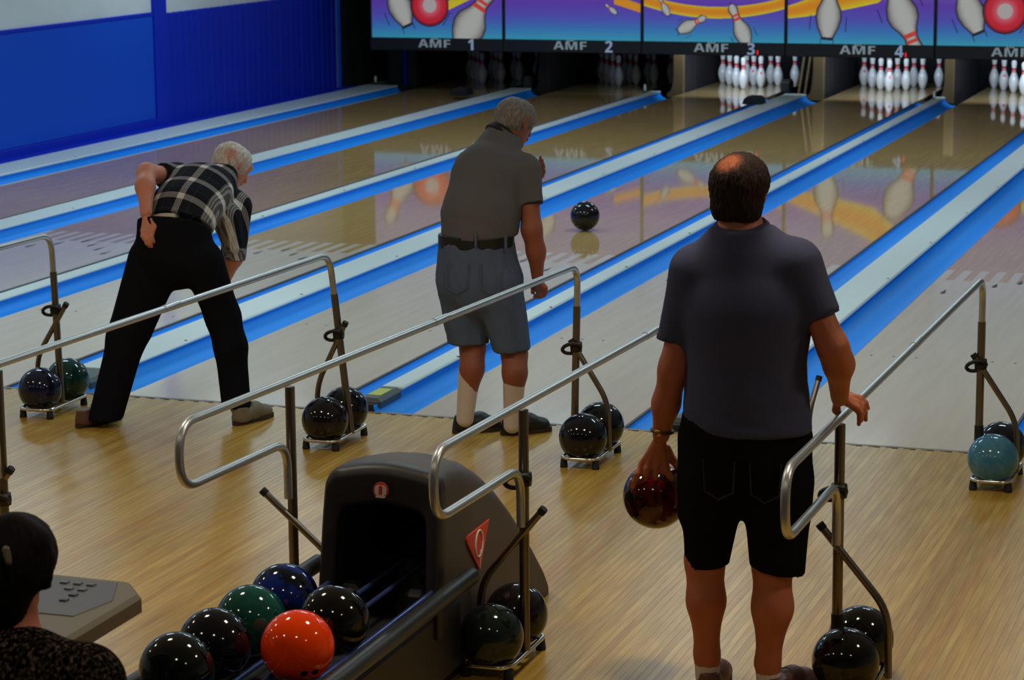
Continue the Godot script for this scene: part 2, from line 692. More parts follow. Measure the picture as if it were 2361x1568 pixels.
# ---------------------------------------------------------------- lanes, gutters, dividers
func lanes() -> void:
	var order := ["", "farthest", "second farthest", "middle", "second nearest", "nearest", "right edge"]
	var names := ["", "beside the blue wall, under the number one", "under the number two", "under the number three", "with the black ball rolling on it", "that the man in blue shorts faces", "behind the rail at the right edge"]
	var short := ["", "the lane beside the blue wall", "the lane under the number two", "the lane under the number three", "the lane with the rolling ball", "the lane the man in shorts faces", "the lane at the right edge"]
	for l in range(1, 7):
		var cx: float = LANE_X[l]
		var t := thing("bowling_lane", "glossy grey and tan bowling lane " + names[l], "bowling lane", V(cx, 0, 0), "bowling lanes")
		# grey front part with finger joints into the pine part
		var n := 19
		var bw := 2.0 * EDGE / n
		var hd := PackedVector2Array([Vector2(-EDGE, 0.0)])
		var pn := PackedVector2Array()
		for i in n:
			var zz := -4.75 - (0.42 if i % 2 == 0 else 0.0)
			var xa := -EDGE + bw * i
			hd.append(Vector2(xa, -zz))
			hd.append(Vector2(xa + bw, -zz))
		hd.append(Vector2(EDGE, 0.0))
		pn.append(Vector2(-EDGE, 17.35))
		for i in n:
			var zz := -4.75 - (0.42 if i % 2 == 0 else 0.0)
			var xa := -EDGE + bw * i
			pn.append(Vector2(xa, -zz))
			pn.append(Vector2(xa + bw, -zz))
		pn.append(Vector2(EDGE, 17.35))
		var down := Transform3D(Basis(V(1, 0, 0), V(0, 0, -1), V(0, 1, 0)), V(cx, 0, 0))
		var a := MB.new()
		a.prism(hd, -0.2, 0.0, down)
		obj("lane_front", a, M.lane_grey, t)
		var b := MB.new()
		b.prism(pn, -0.2, 0.0, down)
		obj("lane_bed", b, M.lane_pine, t)
		obj("pin_deck", boxed(V(cx, -0.1, -18.47), V(2 * EDGE, 0.2, 2.2)), M.deck_wood, t)
		for s in [-1, 1]:
			obj("lane_edge", boxed(V(cx + s * (EDGE + 0.004), -0.1, -9.7), V(0.008, 0.19, 19.4)), M.lane_side, t)
		for i in range(-3, 4):
			var ar := PackedVector2Array([Vector2(0, 0.11), Vector2(-0.018, -0.02), Vector2(0, -0.06), Vector2(0.018, -0.02)])
			var q := MB.new()
			q.prism(ar, 0.0, 0.0012, Transform3D(down.basis, V(cx + i * 0.137, 0, -(4.75 - 0.16 * absf(i)))))
			obj("arrow", q, M.arrow_dark, t)
		for i in [-11, -8, -5, 5, 8, 11]:
			var q := MB.new()
			q.lathe([Vector2(0.0, 0.001), Vector2(0.009, 0.001), Vector2(0.009, 0.0)], 10, Transform3D(Basis(), V(cx + i * 0.041, 0, -2.12)))
			obj("dot", q, M.arrow_dark, t)
	# gutters: shallow troughs that rise to the underside of the dividers
	for l in range(1, 7):
		for s in [-1, 1]:
			var x0: float = LANE_X[l] + s * (EDGE + 0.010)
			var wide_gap: bool = (l % 2 == 1) == (s > 0)
			var gw := 0.230 if wide_gap else 0.199
			if l == 1 and s < 0:
				gw = 0.178
			var side := "left" if s < 0 else "right"
			var t := thing("gutter", "bright blue curved gutter along the %s side of %s" % [side, short[l]], "gutter", V(x0 + s * gw / 2, 0, 0), "blue gutters")
			var zs := [0.0, -4.35, -8.65, -12.95, -17.22]
			for k in 4:
				var outer := []
				for j in 17:
					var g := PI * j / 16.0
					outer.append(Vector2(gw * (1 - cos(g)) / 2, -0.014 + 0.042 * j / 16.0 - sin(g) * 0.055))
				for j in range(16, -1, -1):
					outer.append(outer[j] + Vector2(0, -0.006))
				var r0 := []
				var r1 := []
				for p in outer:
					r0.append(V(x0 + s * p.x, p.y, zs[k] - 0.0008))
					r1.append(V(x0 + s * p.x, p.y, zs[k + 1] + 0.0008))
				var q := MB.new()
				q.loft([r0, r1], false)
				obj("gutter_section", q, M.gutter_blue, t)
	# white dividers between lanes
	var div := [[-6.042, 0.424, "along the blue wall"], [0.5 * (LANE_X[1] + LANE_X[2]), 0.25, "between lanes one and two"], [0.5 * (LANE_X[2] + LANE_X[3]), 0.118, "between lanes two and three"], [0.5 * (LANE_X[3] + LANE_X[4]), 0.25, "between lanes three and four"], [0.5 * (LANE_X[4] + LANE_X[5]), 0.118, "right of the lane with the rolling ball"], [0.5 * (LANE_X[5] + LANE_X[6]), 0.25, "behind the man holding the ball"]]
	for d in div:
		var w: float = d[1]
		var wide := "wide" if w > 0.2 else "narrow"
		var t := thing("lane_divider", "%s white capping strip %s" % [wide, d[2]], "lane divider", V(d[0], 0, 0), "white lane dividers")
		var zf := -0.36
		obj("capping", boxed(V(d[0], 0.040, (zf - 17.2) / 2), V(w, 0.022, 17.2 + zf), 0.008), M.cap_white, t)
		obj("support", boxed(V(d[0], -0.092, -8.6), V(w - 0.028, 0.244, 17.18)), M.lane_edge, t)
		obj("end_cap", boxed(V(d[0], 0.02, zf / 2 - 0.02), V(w + 0.004, 0.068, -zf - 0.05), 0.02), M.cap_end_grey, t)
		if w < 0.2:
			obj("tape", boxed(V(d[0], 0.055, -0.2), V(w * 0.6, 0.004, 0.16), 0.001), M.yellow_tape, t)
		for k in 10:   # small fixing screws
			var q := MB.new()
			q.lathe([Vector2(0, 0.004), Vector2(0.009, 0.003), Vector2(0.011, 0.0)], 8, Transform3D(Basis(), V(d[0] + w * 0.42, 0.050, -1.2 - 1.6 * k)))
			obj("screw", q, M.lane_edge, t)


# ---------------------------------------------------------------- printed masks over the pins
func paint_mask(i: int) -> ImageTexture:
	var W := 420
	var H := 402
	var im := Image.create(W, H, false, Image.FORMAT_RGB8)
	var g := Gradient.new()
	g.offsets = PackedFloat32Array([0.0, 0.09, 0.17, 0.27, 0.5, 1.0])
	g.colors = PackedColorArray([rgb8(66, 178, 205), rgb8(70, 132, 205), rgb8(96, 92, 200), rgb8(110, 68, 190), rgb8(142, 128, 196), rgb8(196, 196, 205)])
	for y in H:
		var c := g.sample(1.0 - float(y) / H)
		if y % 7 == 0:
			c = c.darkened(0.10)
		im.fill_rect(Rect2i(0, y, W, 1), c)
	# coordinates below: metres from the lower left corner of the panel
	var s := W / 1.675
	if i == 3 or i == 4:
		for x in W:
			var u := float(x) / W
			var lo := 0.0
			if i == 3:
				lo = 0.27 + 0.5 * (u - 0.52) * (u - 0.52)
			else:
				lo = 0.28 + 0.34 * pow(u, 1.3)
				if u > 0.62:
					lo += 1.1 * (u - 0.62)
			var th := 0.13 if i == 3 else 0.14 + 0.40 * minf(u, 0.62)
			for y in range(int(lo * s), int((lo + th) * s)):
				var k := absf((y / s - lo) / th - 0.5) * 2.0
				if y < H:
					im.set_pixel(x, H - 1 - y, rgb8(246, 148, 26).lerp(rgb8(240, 220, 40), k * k))
	if i == 1 or i == 5:
		for x in range(int(0.95 * s), W):
			var u := float(x) / W
			for y in range(int((0.30 + 0.75 * (u - 0.55)) * s), mini(H, int((0.40 + 0.95 * (u - 0.55)) * s))):
				im.set_pixel(x, H - 1 - y, rgb8(250, 212, 40).lerp(rgb8(160, 210, 60), clampf((y / s - 0.3) * 1.5, 0, 1)))
	if i == 2 or i == 6:
		for x in range(int(1.35 * s), W):
			var lo := 0.42 - 0.3 * (x / s - 1.35)
			for y in range(int(lo * s), int((lo + 0.1) * s)):
				im.set_pixel(x, H - 1 - y, rgb8(246, 160, 30))
	match i:
		1, 5:
			flying_pin(im, s, Vector2(0.31, 0.50), 0.75, 0.40, 1.25)
			red_ball(im, s, Vector2(0.75, 0.38), 0.235)
			flying_pin(im, s, Vector2(1.33, 0.27), 0.80, -0.55, 1.6)
		2, 6:
			flying_pin(im, s, Vector2(1.31, 0.36), 0.17, 0.9, 1.2)
			flying_pin(im, s, Vector2(0.45, 0.9), 0.5, 0.5, 1.2)
		3:
			flying_pin(im, s, Vector2(0.24, 0.40), 0.24, 0.5, 1.2)
			flying_pin(im, s, Vector2(0.58, 0.20), 0.36, -1.1, 1.3)
			flying_pin(im, s, Vector2(1.14, 0.20), 0.50, 0.42, 1.25)
		4:
			flying_pin(im, s, Vector2(0.48, 0.44), 0.74, -0.06, 1.2)
			flying_pin(im, s, Vector2(1.37, 0.20), 0.76, -2.75, 1.42)
			red_ball(im, s, Vector2(1.28, 1.02), 0.27)
	return ImageTexture.create_from_image(im)


func pin_half(t: float) -> float:   # half width of a pin over its height, both 0..1
	var p := [[0, 0.068], [0.15, 0.13], [0.3, 0.158], [0.42, 0.145], [0.55, 0.09], [0.66, 0.06], [0.76, 0.066], [0.88, 0.085], [0.95, 0.066], [1.0, 0.0]]
	for k in p.size() - 1:
		if t <= p[k + 1][0]:
			return lerpf(p[k][1], p[k + 1][1], (t - p[k][0]) / (p[k + 1][0] - p[k][0]))
	return 0.0


func flying_pin(im: Image, s: float, c: Vector2, h: float, turn: float, fat := 1.0) -> void:
	var ax := Vector2(-sin(turn), cos(turn))
	var H := im.get_height()
	var R := int((h * 0.62) * s)
	for py in range(int(c.y * s) - R, int(c.y * s) + R):
		for px in range(int(c.x * s) - R, int(c.x * s) + R):
			if px < 0 or px >= im.get_width() or py < 0 or py >= H:
				continue
			var d := Vector2(px, py) / s - c
			var t := d.dot(ax) / h + 0.5
			var w := d.dot(Vector2(ax.y, -ax.x)) / h
			if t > -0.04 and t < 1.04:
				var half := pin_half(clampf(t, 0, 1)) * fat
				if absf(w) < half + 0.018 and (absf(w) >= half or t < 0 or t > 1):
					im.set_pixel(px, H - 1 - py, rgb8(40, 34, 50))
				elif absf(w) < half:
					var edge := absf(w) / maxf(half, 0.001)
					var col := rgb8(206, 202, 192).lerp(rgb8(92, 80, 84), pow(edge, 4.0) * 0.9)
					if (t > 0.60 and t < 0.665) or (t > 0.70 and t < 0.75):
						col = rgb8(232, 74, 58)
					im.set_pixel(px, H - 1 - py, col)
			elif t > -0.12 and t < 0.0 and absf(absf(w) - 0.1) < 0.006:
				im.set_pixel(px, H - 1 - py, rgb8(40, 34, 60))
			var q := absf(absf(w) - 0.2 * fat - 0.04)
			if q < 0.007 and t > 0.1 and t < 0.32:
				im.set_pixel(px, H - 1 - py, rgb8(44, 38, 70))


func red_ball(im: Image, s: float, c: Vector2, r: float) -> void:
	var H := im.get_height()
	for py in range(int((c.y - r) * s) - 3, int((c.y + r) * s) + 3):
		for px in range(int((c.x - r) * s) - 3, int((c.x + r) * s) + 3):
			if px < 0 or px >= im.get_width() or py < 0 or py >= H:
				continue
			var d := (Vector2(px, py) / s - c).length() / r
			if d < 1.06:
				var col := rgb8(206, 190, 186)
				if d > 1.0:
					col = rgb8(44, 30, 44)
				elif d > 0.36:
					col = rgb8(236, 120, 132).lerp(rgb8(226, 40, 58), clampf((d - 0.36) / 0.35, 0, 1)).lerp(rgb8(120, 16, 36), clampf((d - 0.84) / 0.2, 0, 1))
				im.set_pixel(px, H - 1 - py, col)


func masks() -> void:
	var w := 1.675
	var words := ["", "a red ball and a large pin", "plain purple and blue sky", "an orange ribbon and three pins", "two large pins under an orange ribbon", "a red ball at the right edge", ""]
	mat("mask_frame", rgb8(20, 20, 24), 0.5)
	mat("letter_silver", rgb8(240, 246, 246), 0.4)
	var num := mat("number_glow", rgb8(190, 206, 230), 0.4)
	num.emission_enabled = true
	num.emission = rgb8(170, 190, 220)
	num.emission_energy_multiplier = 0.22
	var red := mat("red_glow", rgb8(220, 20, 20), 0.4)
	red.emission_enabled = true
	red.emission = rgb8(255, 20, 16)
	red.emission_energy_multiplier = 0.9
	for i in range(1, 7):
		var xl := -5.86 + w * (i - 1)
		var lab := "printed picture with %s, above the pins of lane %s" % [words[i], ["", "one", "two", "three", "four", "five"][i]] if i < 6 else "printed bowling picture beyond the right edge"
		var t := thing("pin_mask", lab, "pin mask", V(xl + w / 2, 0.54, -16.4), "printed masks above the pins")
		obj("backing", boxed(V(xl + w / 2, 1.42, -16.47), V(w - 0.004, 1.76, 0.08), 0.004), M.mask_frame, t)
		var p := MB.new()
		var z := -16.424
		var v0 := p.v.size()
		for q in [[0, 0], [1, 0], [1, 1], [0, 1]]:
			p.vert(V(xl + 0.018 + (w - 0.036) * q[0], 0.684 + 1.604 * q[1], z), Vector2(q[0], 1 - q[1]))
		p.quad(v0, v0 + 1, v0 + 2, v0 + 3)
		p.settle(0, 0, false)
		var pic := mat("mask_print_%d" % i, Color.WHITE, 0.4)
		pic.albedo_texture = paint_mask(i)
		pic.emission_enabled = true
		pic.emission_texture = pic.albedo_texture
		pic.emission = Color.WHITE
		pic.emission_operator = BaseMaterial3D.EMISSION_OP_MULTIPLY
		pic.emission_energy_multiplier = 0.34
		obj("picture", p, pic, t)
		obj("lower_band", boxed(V(xl + w / 2, 0.612, -16.42), V(w - 0.004, 0.146, 0.06), 0.008), M.mask_frame, t)
		for s in [0, 1]:
			obj("side_strip", boxed(V(xl + 0.009 + (w - 0.018) * s, 1.487, -16.418), V(0.018, 1.60, 0.02), 0.003), M.mask_frame, t)
		obj("top_strip", boxed(V(xl + w / 2, 2.30, -16.418), V(w, 0.03, 0.02), 0.003), M.mask_frame, t)
		var mk := obj("maker_letters", text_mesh("AMF", 0.098, 0.012), M.letter_silver, t)
		mk.position += V(xl + 0.825, 0.622, -16.385)
		mk.scale = V(1.42, 0.95, 1)
		var star := MB.new()   # the little peaks over the middle letter
		for k in 3:
			star.prism(PackedVector2Array([Vector2(-0.012, 0), Vector2(0.012, 0), Vector2(0.0 + (k - 1) * 0.012, 0.026)]), 0.0, 0.01, Transform3D(Basis(), V(xl + 0.825 + (k - 1) * 0.026, 0.671, -16.39)))
		obj("letter_peaks", star, M.letter_silver, t)
		if i <= 5:
			var nm := obj("lane_number", text_mesh(str(i), 0.13, 0.012), M.number_glow, t)
			nm.position += V(xl + 1.285, 0.614, -16.385)
		if i == 3 or i == 4:
			obj("red_indicator", boxed(V(xl + 1.285 + 0.075, 0.578, -16.385), V(0.014, 0.05, 0.012), 0.003), M.red_glow, t)


# ---------------------------------------------------------------- pin decks, side walls, deck lamps
func pits() -> void:
	var kicks := [[-5.76, 0.10, "black", "left of lane one, black edge"], [-4.06, 0.10, "brown_edge", "between lanes one and two, dark brown edge"], [-2.375, 0.115, "tan_edge", "between lanes two and three, curved tan edge"], [-0.69, 0.12, "tan_edge", "between lanes three and four, curved tan edge"], [0.83, 0.10, "tan_edge", "right of lane four, pale curved edge"], [2.6, 0.12, "tan_edge", "outside the right edge of the picture"]]
	for k in kicks:
		var t := thing("side_wall", "dark board wall beside the pins, " + k[3], "side wall", V(k[0], 0, -17.5), "dark walls between the pin decks")
		obj("board", boxed(V(k[0], 0.42, -17.86), V(k[1] - 0.02, 1.2, 0.62), 0.01), M.dark_board, t)
		obj("rear_board", boxed(V(k[0], 0.42, -18.97), V(k[1] - 0.024, 1.2, 1.58), 0.01), M.black_cloth, t)
		var o := PackedVector2Array([Vector2(k[1] / 2, -0.05), Vector2(k[1] / 2, 1.0), Vector2(-k[1] / 2, 1.0), Vector2(-k[1] / 2, 0.2)])
		for j in range(1, 7):
			var g := PI / 2 * j / 6.0
			o.append(Vector2(-k[1] / 2 - 0.08 * (1 - cos(g)), 0.2 - 0.2 * sin(g)))
		o.append(Vector2(-k[1] / 2 - 0.08, -0.05))
		var q := MB.new()
		q.prism(o, -17.58, -17.5, Transform3D(Basis(), V(k[0], 0, 0)), 0.006)
		obj("front_edge", q, M[k[2]], t)
	# slanted slats of the machines right of lanes one and 3
	for l in [1, 3]:
		var t := thing("machine_slats", "slanted tan slats of the pin machine right of lane " + ("one" if l == 1 else "three"), "machine part", V(LANE_X[l] + 0.80, 0, -18.2), "slanted slats beside the pin decks")
		for k in 3:
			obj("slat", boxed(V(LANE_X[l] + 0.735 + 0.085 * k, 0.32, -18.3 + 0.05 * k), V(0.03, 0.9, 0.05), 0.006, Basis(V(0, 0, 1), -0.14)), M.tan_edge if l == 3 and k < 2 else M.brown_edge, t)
	for l in range(1, 7):
		obj("pit_curtain", boxed(V(LANE_X[l], 0.5, -19.66), V(1.5, 1.3, 0.04), 0.01), M.black_cloth).set_meta("kind", "structure")
	# lamps behind the masks; lanes three to 5 are switched on
	for l in range(3, 6):
		var at := V(LANE_X[l], 0.86, -17.25)
		var t := thing("pin_lamp", "strip lamp hidden behind the mask, lighting the pins of lane " + ["", "", "", "three", "four", "five"][l], "lamp", at, "strip lamps behind the masks")
		obj("housing", boxed(at + V(0, 0.05, 0.03), V(1.1, 0.06, 0.12), 0.01), M.white_metal, t)
		obj("bracket", boxed(at + V(0, 0.12, 0.38), V(0.06, 0.1, 0.734), 0.006), M.white_metal, t)
		var gm := mat("tube_glow", Color(0.9, 0.95, 1), 0.4)
		gm.emission_enabled = true
		gm.emission = Color(0.8, 0.9, 1.0)
		gm.emission_energy_multiplier = 1.0
		var tb := MB.new()
		tb.tube(PackedVector3Array([at + V(-0.5, 0, -0.02), at + V(0.5, 0, -0.02)]), 0.014, 10)
		obj("tube", tb, gm, t)
		var a := AreaLight3D.new()
		a.name = "lamp"
		a.area_size = Vector2(1.0, 0.06)
		a.light_energy = 1.7
		a.light_color = Color(0.84, 0.92, 1.0)
		a.shadow_enabled = true
		add_child(a, true)
		a.look_at_from_position(at + V(0, -0.03, -0.05), V(LANE_X[l], 0.15, -18.6))


func pin_racks() -> void:
	var prof := []
	for q in [[0, 0.0], [0.9, 0.0], [1.03, 0.1], [1.414, 0.75], [1.953, 2.25], [2.255, 3.375], [2.383, 4.5], [2.36, 5.1], [2.28, 5.875], [1.85, 7.25], [1.5, 8.0], [1.236, 8.625], [0.982, 9.375], [0.9, 10.0], [0.935, 10.875], [1.047, 11.75], [1.203, 12.625], [1.273, 13.5], [1.2, 14.1], [0.95, 14.6], [0.6, 14.87], [0.25, 14.98], [0, 15.0]]:
		prof.append(Vector2(q[0] * 0.0254, q[1] * 0.0254))
	var body := MB.new()
	body.lathe(prof, 22)
	var bm := body.mesh()
	var band1 := MB.new()
	band1.lathe([Vector2(0.0288, 0.2235), Vector2(0.0290, 0.2245), Vector2(0.0265, 0.233), Vector2(0.0246, 0.243), Vector2(0.0238, 0.250), Vector2(0.0230, 0.2505)], 18)
	var band2 := MB.new()
	band2.lathe([Vector2(0.0226, 0.2565), Vector2(0.0234, 0.257), Vector2(0.0241, 0.270), Vector2(0.0252, 0.285), Vector2(0.0246, 0.2855)], 18)
	var crest := MB.new()   # small red crest on the belly of some pins
	crest.prism(PackedVector2Array([Vector2(-0.016, 0.02), Vector2(-0.006, 0.012), Vector2(0, 0.026), Vector2(0.006, 0.012), Vector2(0.016, 0.02), Vector2(0.011, -0.016), Vector2(-0.011, -0.016)]), -0.004, 0.004, Transform3D(Basis(V(1, 0, 0), -0.32), V(0.0, 0.172, 0.0515)))
	var b1 := band1.mesh()
	var b2 := band2.mesh()
	var cm := crest.mesh()
	var spots := [["front pin", 0.0, 0.0], ["left pin of the second row", -0.1524, -0.264], ["right pin of the second row", 0.1524, -0.264], ["left pin of the third row", -0.3048, -0.528], ["middle pin of the third row", 0.0, -0.528], ["right pin of the third row", 0.3048, -0.528], ["far left pin of the back row", -0.4572, -0.792], ["second pin from the left in the back row", -0.1524, -0.792], ["third pin from the left in the back row", 0.1524, -0.792], ["far right pin of the back row", 0.4572, -0.792]]
	var light := ["", "dimly lit", "dimly lit", "brightly lit", "brightly lit", "brightly lit"]
	for l in range(1, 6):
		for k in 10:
			if l == 5 and not k in [0, 1, 3, 6]:
				continue
			var s: Array = spots[k]
			var where: String = "under the number " + ["", "one", "two", "three", "four"][l] if l < 5 else "at the right picture edge"
			var t := thing("bowling_pin", "%s pin, %s %s" % [light[l], s[0], where], "bowling pin", V(LANE_X[l] + s[1], 0, -18.288 + s[2]), "pins standing on lane " + ["", "one", "two", "three", "four", "five"][l])
			obj("body", bm, M.pin_white, t, true)
			obj("neck_band", b1, M.pin_red, t, true)
			obj("neck_band", b2, M.pin_red, t, true)
			if (l == 4 and k in [0, 6]) or (l == 3 and k in [4, 2]) or (l == 5 and k == 3):
				var c := obj("crest", cm, M.pin_red, t, true)
				c.rotation.y = 0.25 if k != 4 else 0.0


# ---------------------------------------------------------------- approach floor
func approach() -> void:
	var fl := struct_("floor_approach", boxed(V(1.45, -0.14, 2.42), V(8.2, 0.2, 4.8)), M.lane_edge)
	var bw := 0.0274
	var shared := []
	for k in 3:
		shared.append(boxed(Vector3.ZERO, V(bw - 0.0002, 0.04, 4.78 - 0.02 * k), 0.0004).mesh())
	for i in 296:
		var x := -2.55 + bw * i
		var tone := rng.randi_range(0, 5)
		var b := obj("board", shared[i % 3], M["board_%d" % tone], fl)
		b.position = V(x, -0.02, 2.42)
	obj("foul_line", boxed(V(1.45, -0.018, 0.015), V(8.2, 0.037, 0.028), 0.001), M.foul_grey, fl)
	struct_("floor_seating", boxed(V(3, -0.12, 10.4), V(19, 0.24, 11.1)), M.carpet)
	struct_("floor_far_lanes", boxed(V(8.3, -0.12, -8.6), V(8.1, 0.2, 17.1)), M.lane_grey)
	struct_("floor_approach_side", boxed(V(-4.5, -0.12, 2.42), V(3.88, 0.24, 4.8)), M.board_1)
	struct_("floor_approach_far", boxed(V(9.1, -0.12, 2.42), V(7.0, 0.24, 4.8)), M.board_1)


# ---------------------------------------------------------------- guide rails with weighted feet
# foot: centre of the ball cradle; off: where the post stands; lean: offset of the post top; br: x of the brace's lower end
func rail_foot(t: Node3D, foot: Vector3, off: float, top: Vector3, br: float, brace_top: Vector3, knob_y: float) -> void:
	var ring := PackedVector3Array()
	for p in rounded(0.17, 0.40, 0.05, 4):
		ring.append(foot + V(p.x, 0.047, p.y))
	var f := MB.new()
	f.tube(ring, 0.0085, 8, true)
	f.tube(PackedVector3Array([foot + V(-0.085, 0.047, 0.0), foot + V(0.085, 0.047, 0.0)]), 0.007, 8)
	obj("cradle", f, M.chrome, t)
	for s in [[-1, -1], [1, -1], [-1, 1], [1, 1]]:
		var q := MB.new()
		q.lathe([Vector2(0, 0), Vector2(0.017, 0), Vector2(0.018, 0.006), Vector2(0.014, 0.04), Vector2(0, 0.042)], 10, Transform3D(Basis(), foot + V(0.074 * s[0], 0, 0.17 * s[1])))
		obj("foot", q, M.rubber, t)
	var b := MB.new()
	var post_x := foot.x + off
	b.tube(bent([V(foot.x + br, 0.047, foot.z), V(foot.x + br - 0.005 * signf(br), 0.27, foot.z), brace_top], 0.07), 0.0125, 10)
	obj("brace", b, M.post_steel, t)
	var c := MB.new()
	c.tube(PackedVector3Array([brace_top, brace_top + (brace_top - V(foot.x + br, 0.27, foot.z)).normalized() * 0.022]), 0.0145, 10)
	obj("brace_cap", c, M.rubber, t)
	var kx := lerpf(post_x, top.x, knob_y / 0.885)
	var k := MB.new()
	k.lathe([Vector2(0.0, -0.024), Vector2(0.026, -0.022), Vector2(0.028, 0.0), Vector2(0.026, 0.022), Vector2(0.0, 0.024)], 14, Transform3D(Basis(), V(kx, knob_y, foot.z)))
	var loop := PackedVector3Array()
	for j in 14:
		var g := TAU * j / 14
		loop.append(V(kx - 0.016 + 0.042 * cos(g), knob_y - 0.006 + 0.024 * sin(g) + 0.010 * cos(g), foot.z + 0.022 + 0.020 * sin(g)))
	k.tube(loop, 0.0085, 8, true)
	obj("clamp_knob", k, M.knob_black, t)
	if foot.x > 3.8:
		var sl := MB.new()
		sl.tube(PackedVector3Array([V(post_x, 0.16, foot.z), V(post_x, 0.245, foot.z)]), 0.0195, 12)
		obj("rubber_sleeve", sl, M.rubber, t)


func guide_rail(label: String, f: Vector3, foff: float, ftop: Vector3, fbr: float, fbt: Vector3, r: Vector3, roff: float, rbr: float, rbt: Vector3, rk: float) -> void:
	var t := thing("guide_rail", label, "guide rail", V(f.x, 0, f.z), "tubular guide rails on the approach")
	var y := 0.885
	var pf := V(f.x + foff, 0.047, f.z)
	var pr := V(r.x + roff, 0.047, r.z)
	var dir := (V(pr.x, 0, pr.z) - V(ftop.x, 0, ftop.z)).normalized()
	var e := V(pr.x, 0, pr.z) + dir * 0.76
	var h := MB.new()
	h.tube(bent([V(ftop.x, 0.66, ftop.z).lerp(V(pf.x, 0.66, pf.z), 0.25), V(ftop.x, y, ftop.z), V(e.x, y + 0.012, e.z), V(e.x, y - 0.20, e.z), V(pr.x, y - 0.20, pr.z + 0.034), V(pr.x, y - 0.40, pr.z + 0.034)], 0.1, 8), 0.0148, 12)
	obj("handrail", h, M.steel, t)
	var p1 := MB.new()
	p1.tube(PackedVector3Array([pf, V(ftop.x, 0.70, ftop.z).lerp(V(pf.x, 0.70, pf.z), 0.22)]), 0.0172, 12)
	obj("post", p1, M.post_steel, t)
	var p2 := MB.new()
	p2.tube(PackedVector3Array([pr, V(pr.x, y - 0.012, pr.z)]), 0.0172, 12)
	obj("post", p2, M.post_steel, t)
	var jn := MB.new()
	var mid := V(ftop.x, y + 0.006, ftop.z).lerp(V(pr.x, y + 0.006, pr.z), 0.52)
	jn.tube(PackedVector3Array([mid - dir * 0.006, mid + dir * 0.12]), 0.0162, 12)
	obj("joint_sleeve", jn, M.steel, t)
	rail_foot(t, f, foff, ftop, fbr, fbt, 0.515)
	rail_foot(t, r, roff, pr, rbr, rbt, rk)


func rails() -> void:
	guide_rail("steel tube guide rail at the left edge, navy and green balls on its foot", V(-0.69, 0, 0.45), 0.045, V(-0.665, 0, 0.45), -0.085, V(-0.60, 0.53, 0.46), V(-0.80, 0, 3.4), 0.08, -0.085, V(-0.70, 0.5, 3.4), 0.62)
	guide_rail("steel tube guide rail crossing in front of the stooping man in plaid", V(0.915, 0, 0.67), 0.08, V(0.905, 0, 0.67), -0.09, V(0.975, 0.555, 0.68), V(0.735, 0, 3.46), 0.075, -0.085, V(0.835, 0.5, 3.46), 0.40)
	guide_rail("steel tube guide rail crossing in front of the grey-haired man in blue shorts", V(2.16, 0, 0.66), -0.08, V(2.10, 0, 0.66), 0.085, V(2.08, 0.53, 0.67), V(2.0, 0, 3.42), -0.07, 0.085, V(1.84, 0.49, 3.44), 0.16)
	guide_rail("steel tube guide rail standing right beside the dark hood of the ball return", V(3.02, 0, 0.62), -0.08, V(2.93, 0, 0.62), 0.13, V(3.17, 0.40, 0.55), V(2.745, 0, 3.54), 0.075, -0.085, V(2.88, 0.53, 3.55), 0.64)
	guide_rail("steel tube guide rail that the man in the dark polo shirt touches with his hand", V(3.955, 0, 0.54), -0.08, V(3.875, 0, 0.54), 0.085, V(3.855, 0.54, 0.55), V(3.91, 0, 3.45), -0.055, 0.115, V(3.81, 0.53, 3.47), 0.655)


# ---------------------------------------------------------------- ball return
func hood_ring(z: float, top: float, w0: float, w1: float, r: float, lean := 0.0) -> Array:
	# outline from the lower right up and over to the lower left, w0 at the floor, w1 at the top
	var o := []
	var cx := 2.412
	for k in 9:
		var yy := maxf(top - r, 0.002) * k / 8.0
		var ww := lerpf(w0, w1, yy / 0.72)
		o.append(V(cx + ww, yy, z + lean * (0.7 - yy)))
	for k in range(1, 7):
		var g := PI / 2 * k / 6.0
		var ww := lerpf(w0, w1, top / 0.72) - r
		var yy := maxf(top - r, 0.002) + r * sin(g)
		o.append(V(cx + ww + r * cos(g), yy, z + lean * (0.7 - yy)))
	for k in range(1, 8):
		var yy := top + 0.018 * sin(PI * k / 8.0)
		var ww := lerpf(w0, w1, top / 0.72) - r
		o.append(V(cx + ww * (1 - 2 * k / 8.0), yy, z + lean * (0.7 - yy)))
	for k in range(6, -1, -1):
		var g := PI / 2 * k / 6.0
		var ww := lerpf(w0, w1, top / 0.72) - r
		var yy := maxf(top - r, 0.002) + r * sin(g)
		o.append(V(cx - ww - r * cos(g), yy, z + lean * (0.7 - yy)))
	for k in range(7, -1, -1):
		var yy := maxf(top - r, 0.002) * k / 8.0
		var ww := lerpf(w0, w1, yy / 0.72)
		o.append(V(cx - ww, yy, z + lean * (0.7 - yy)))
	return o


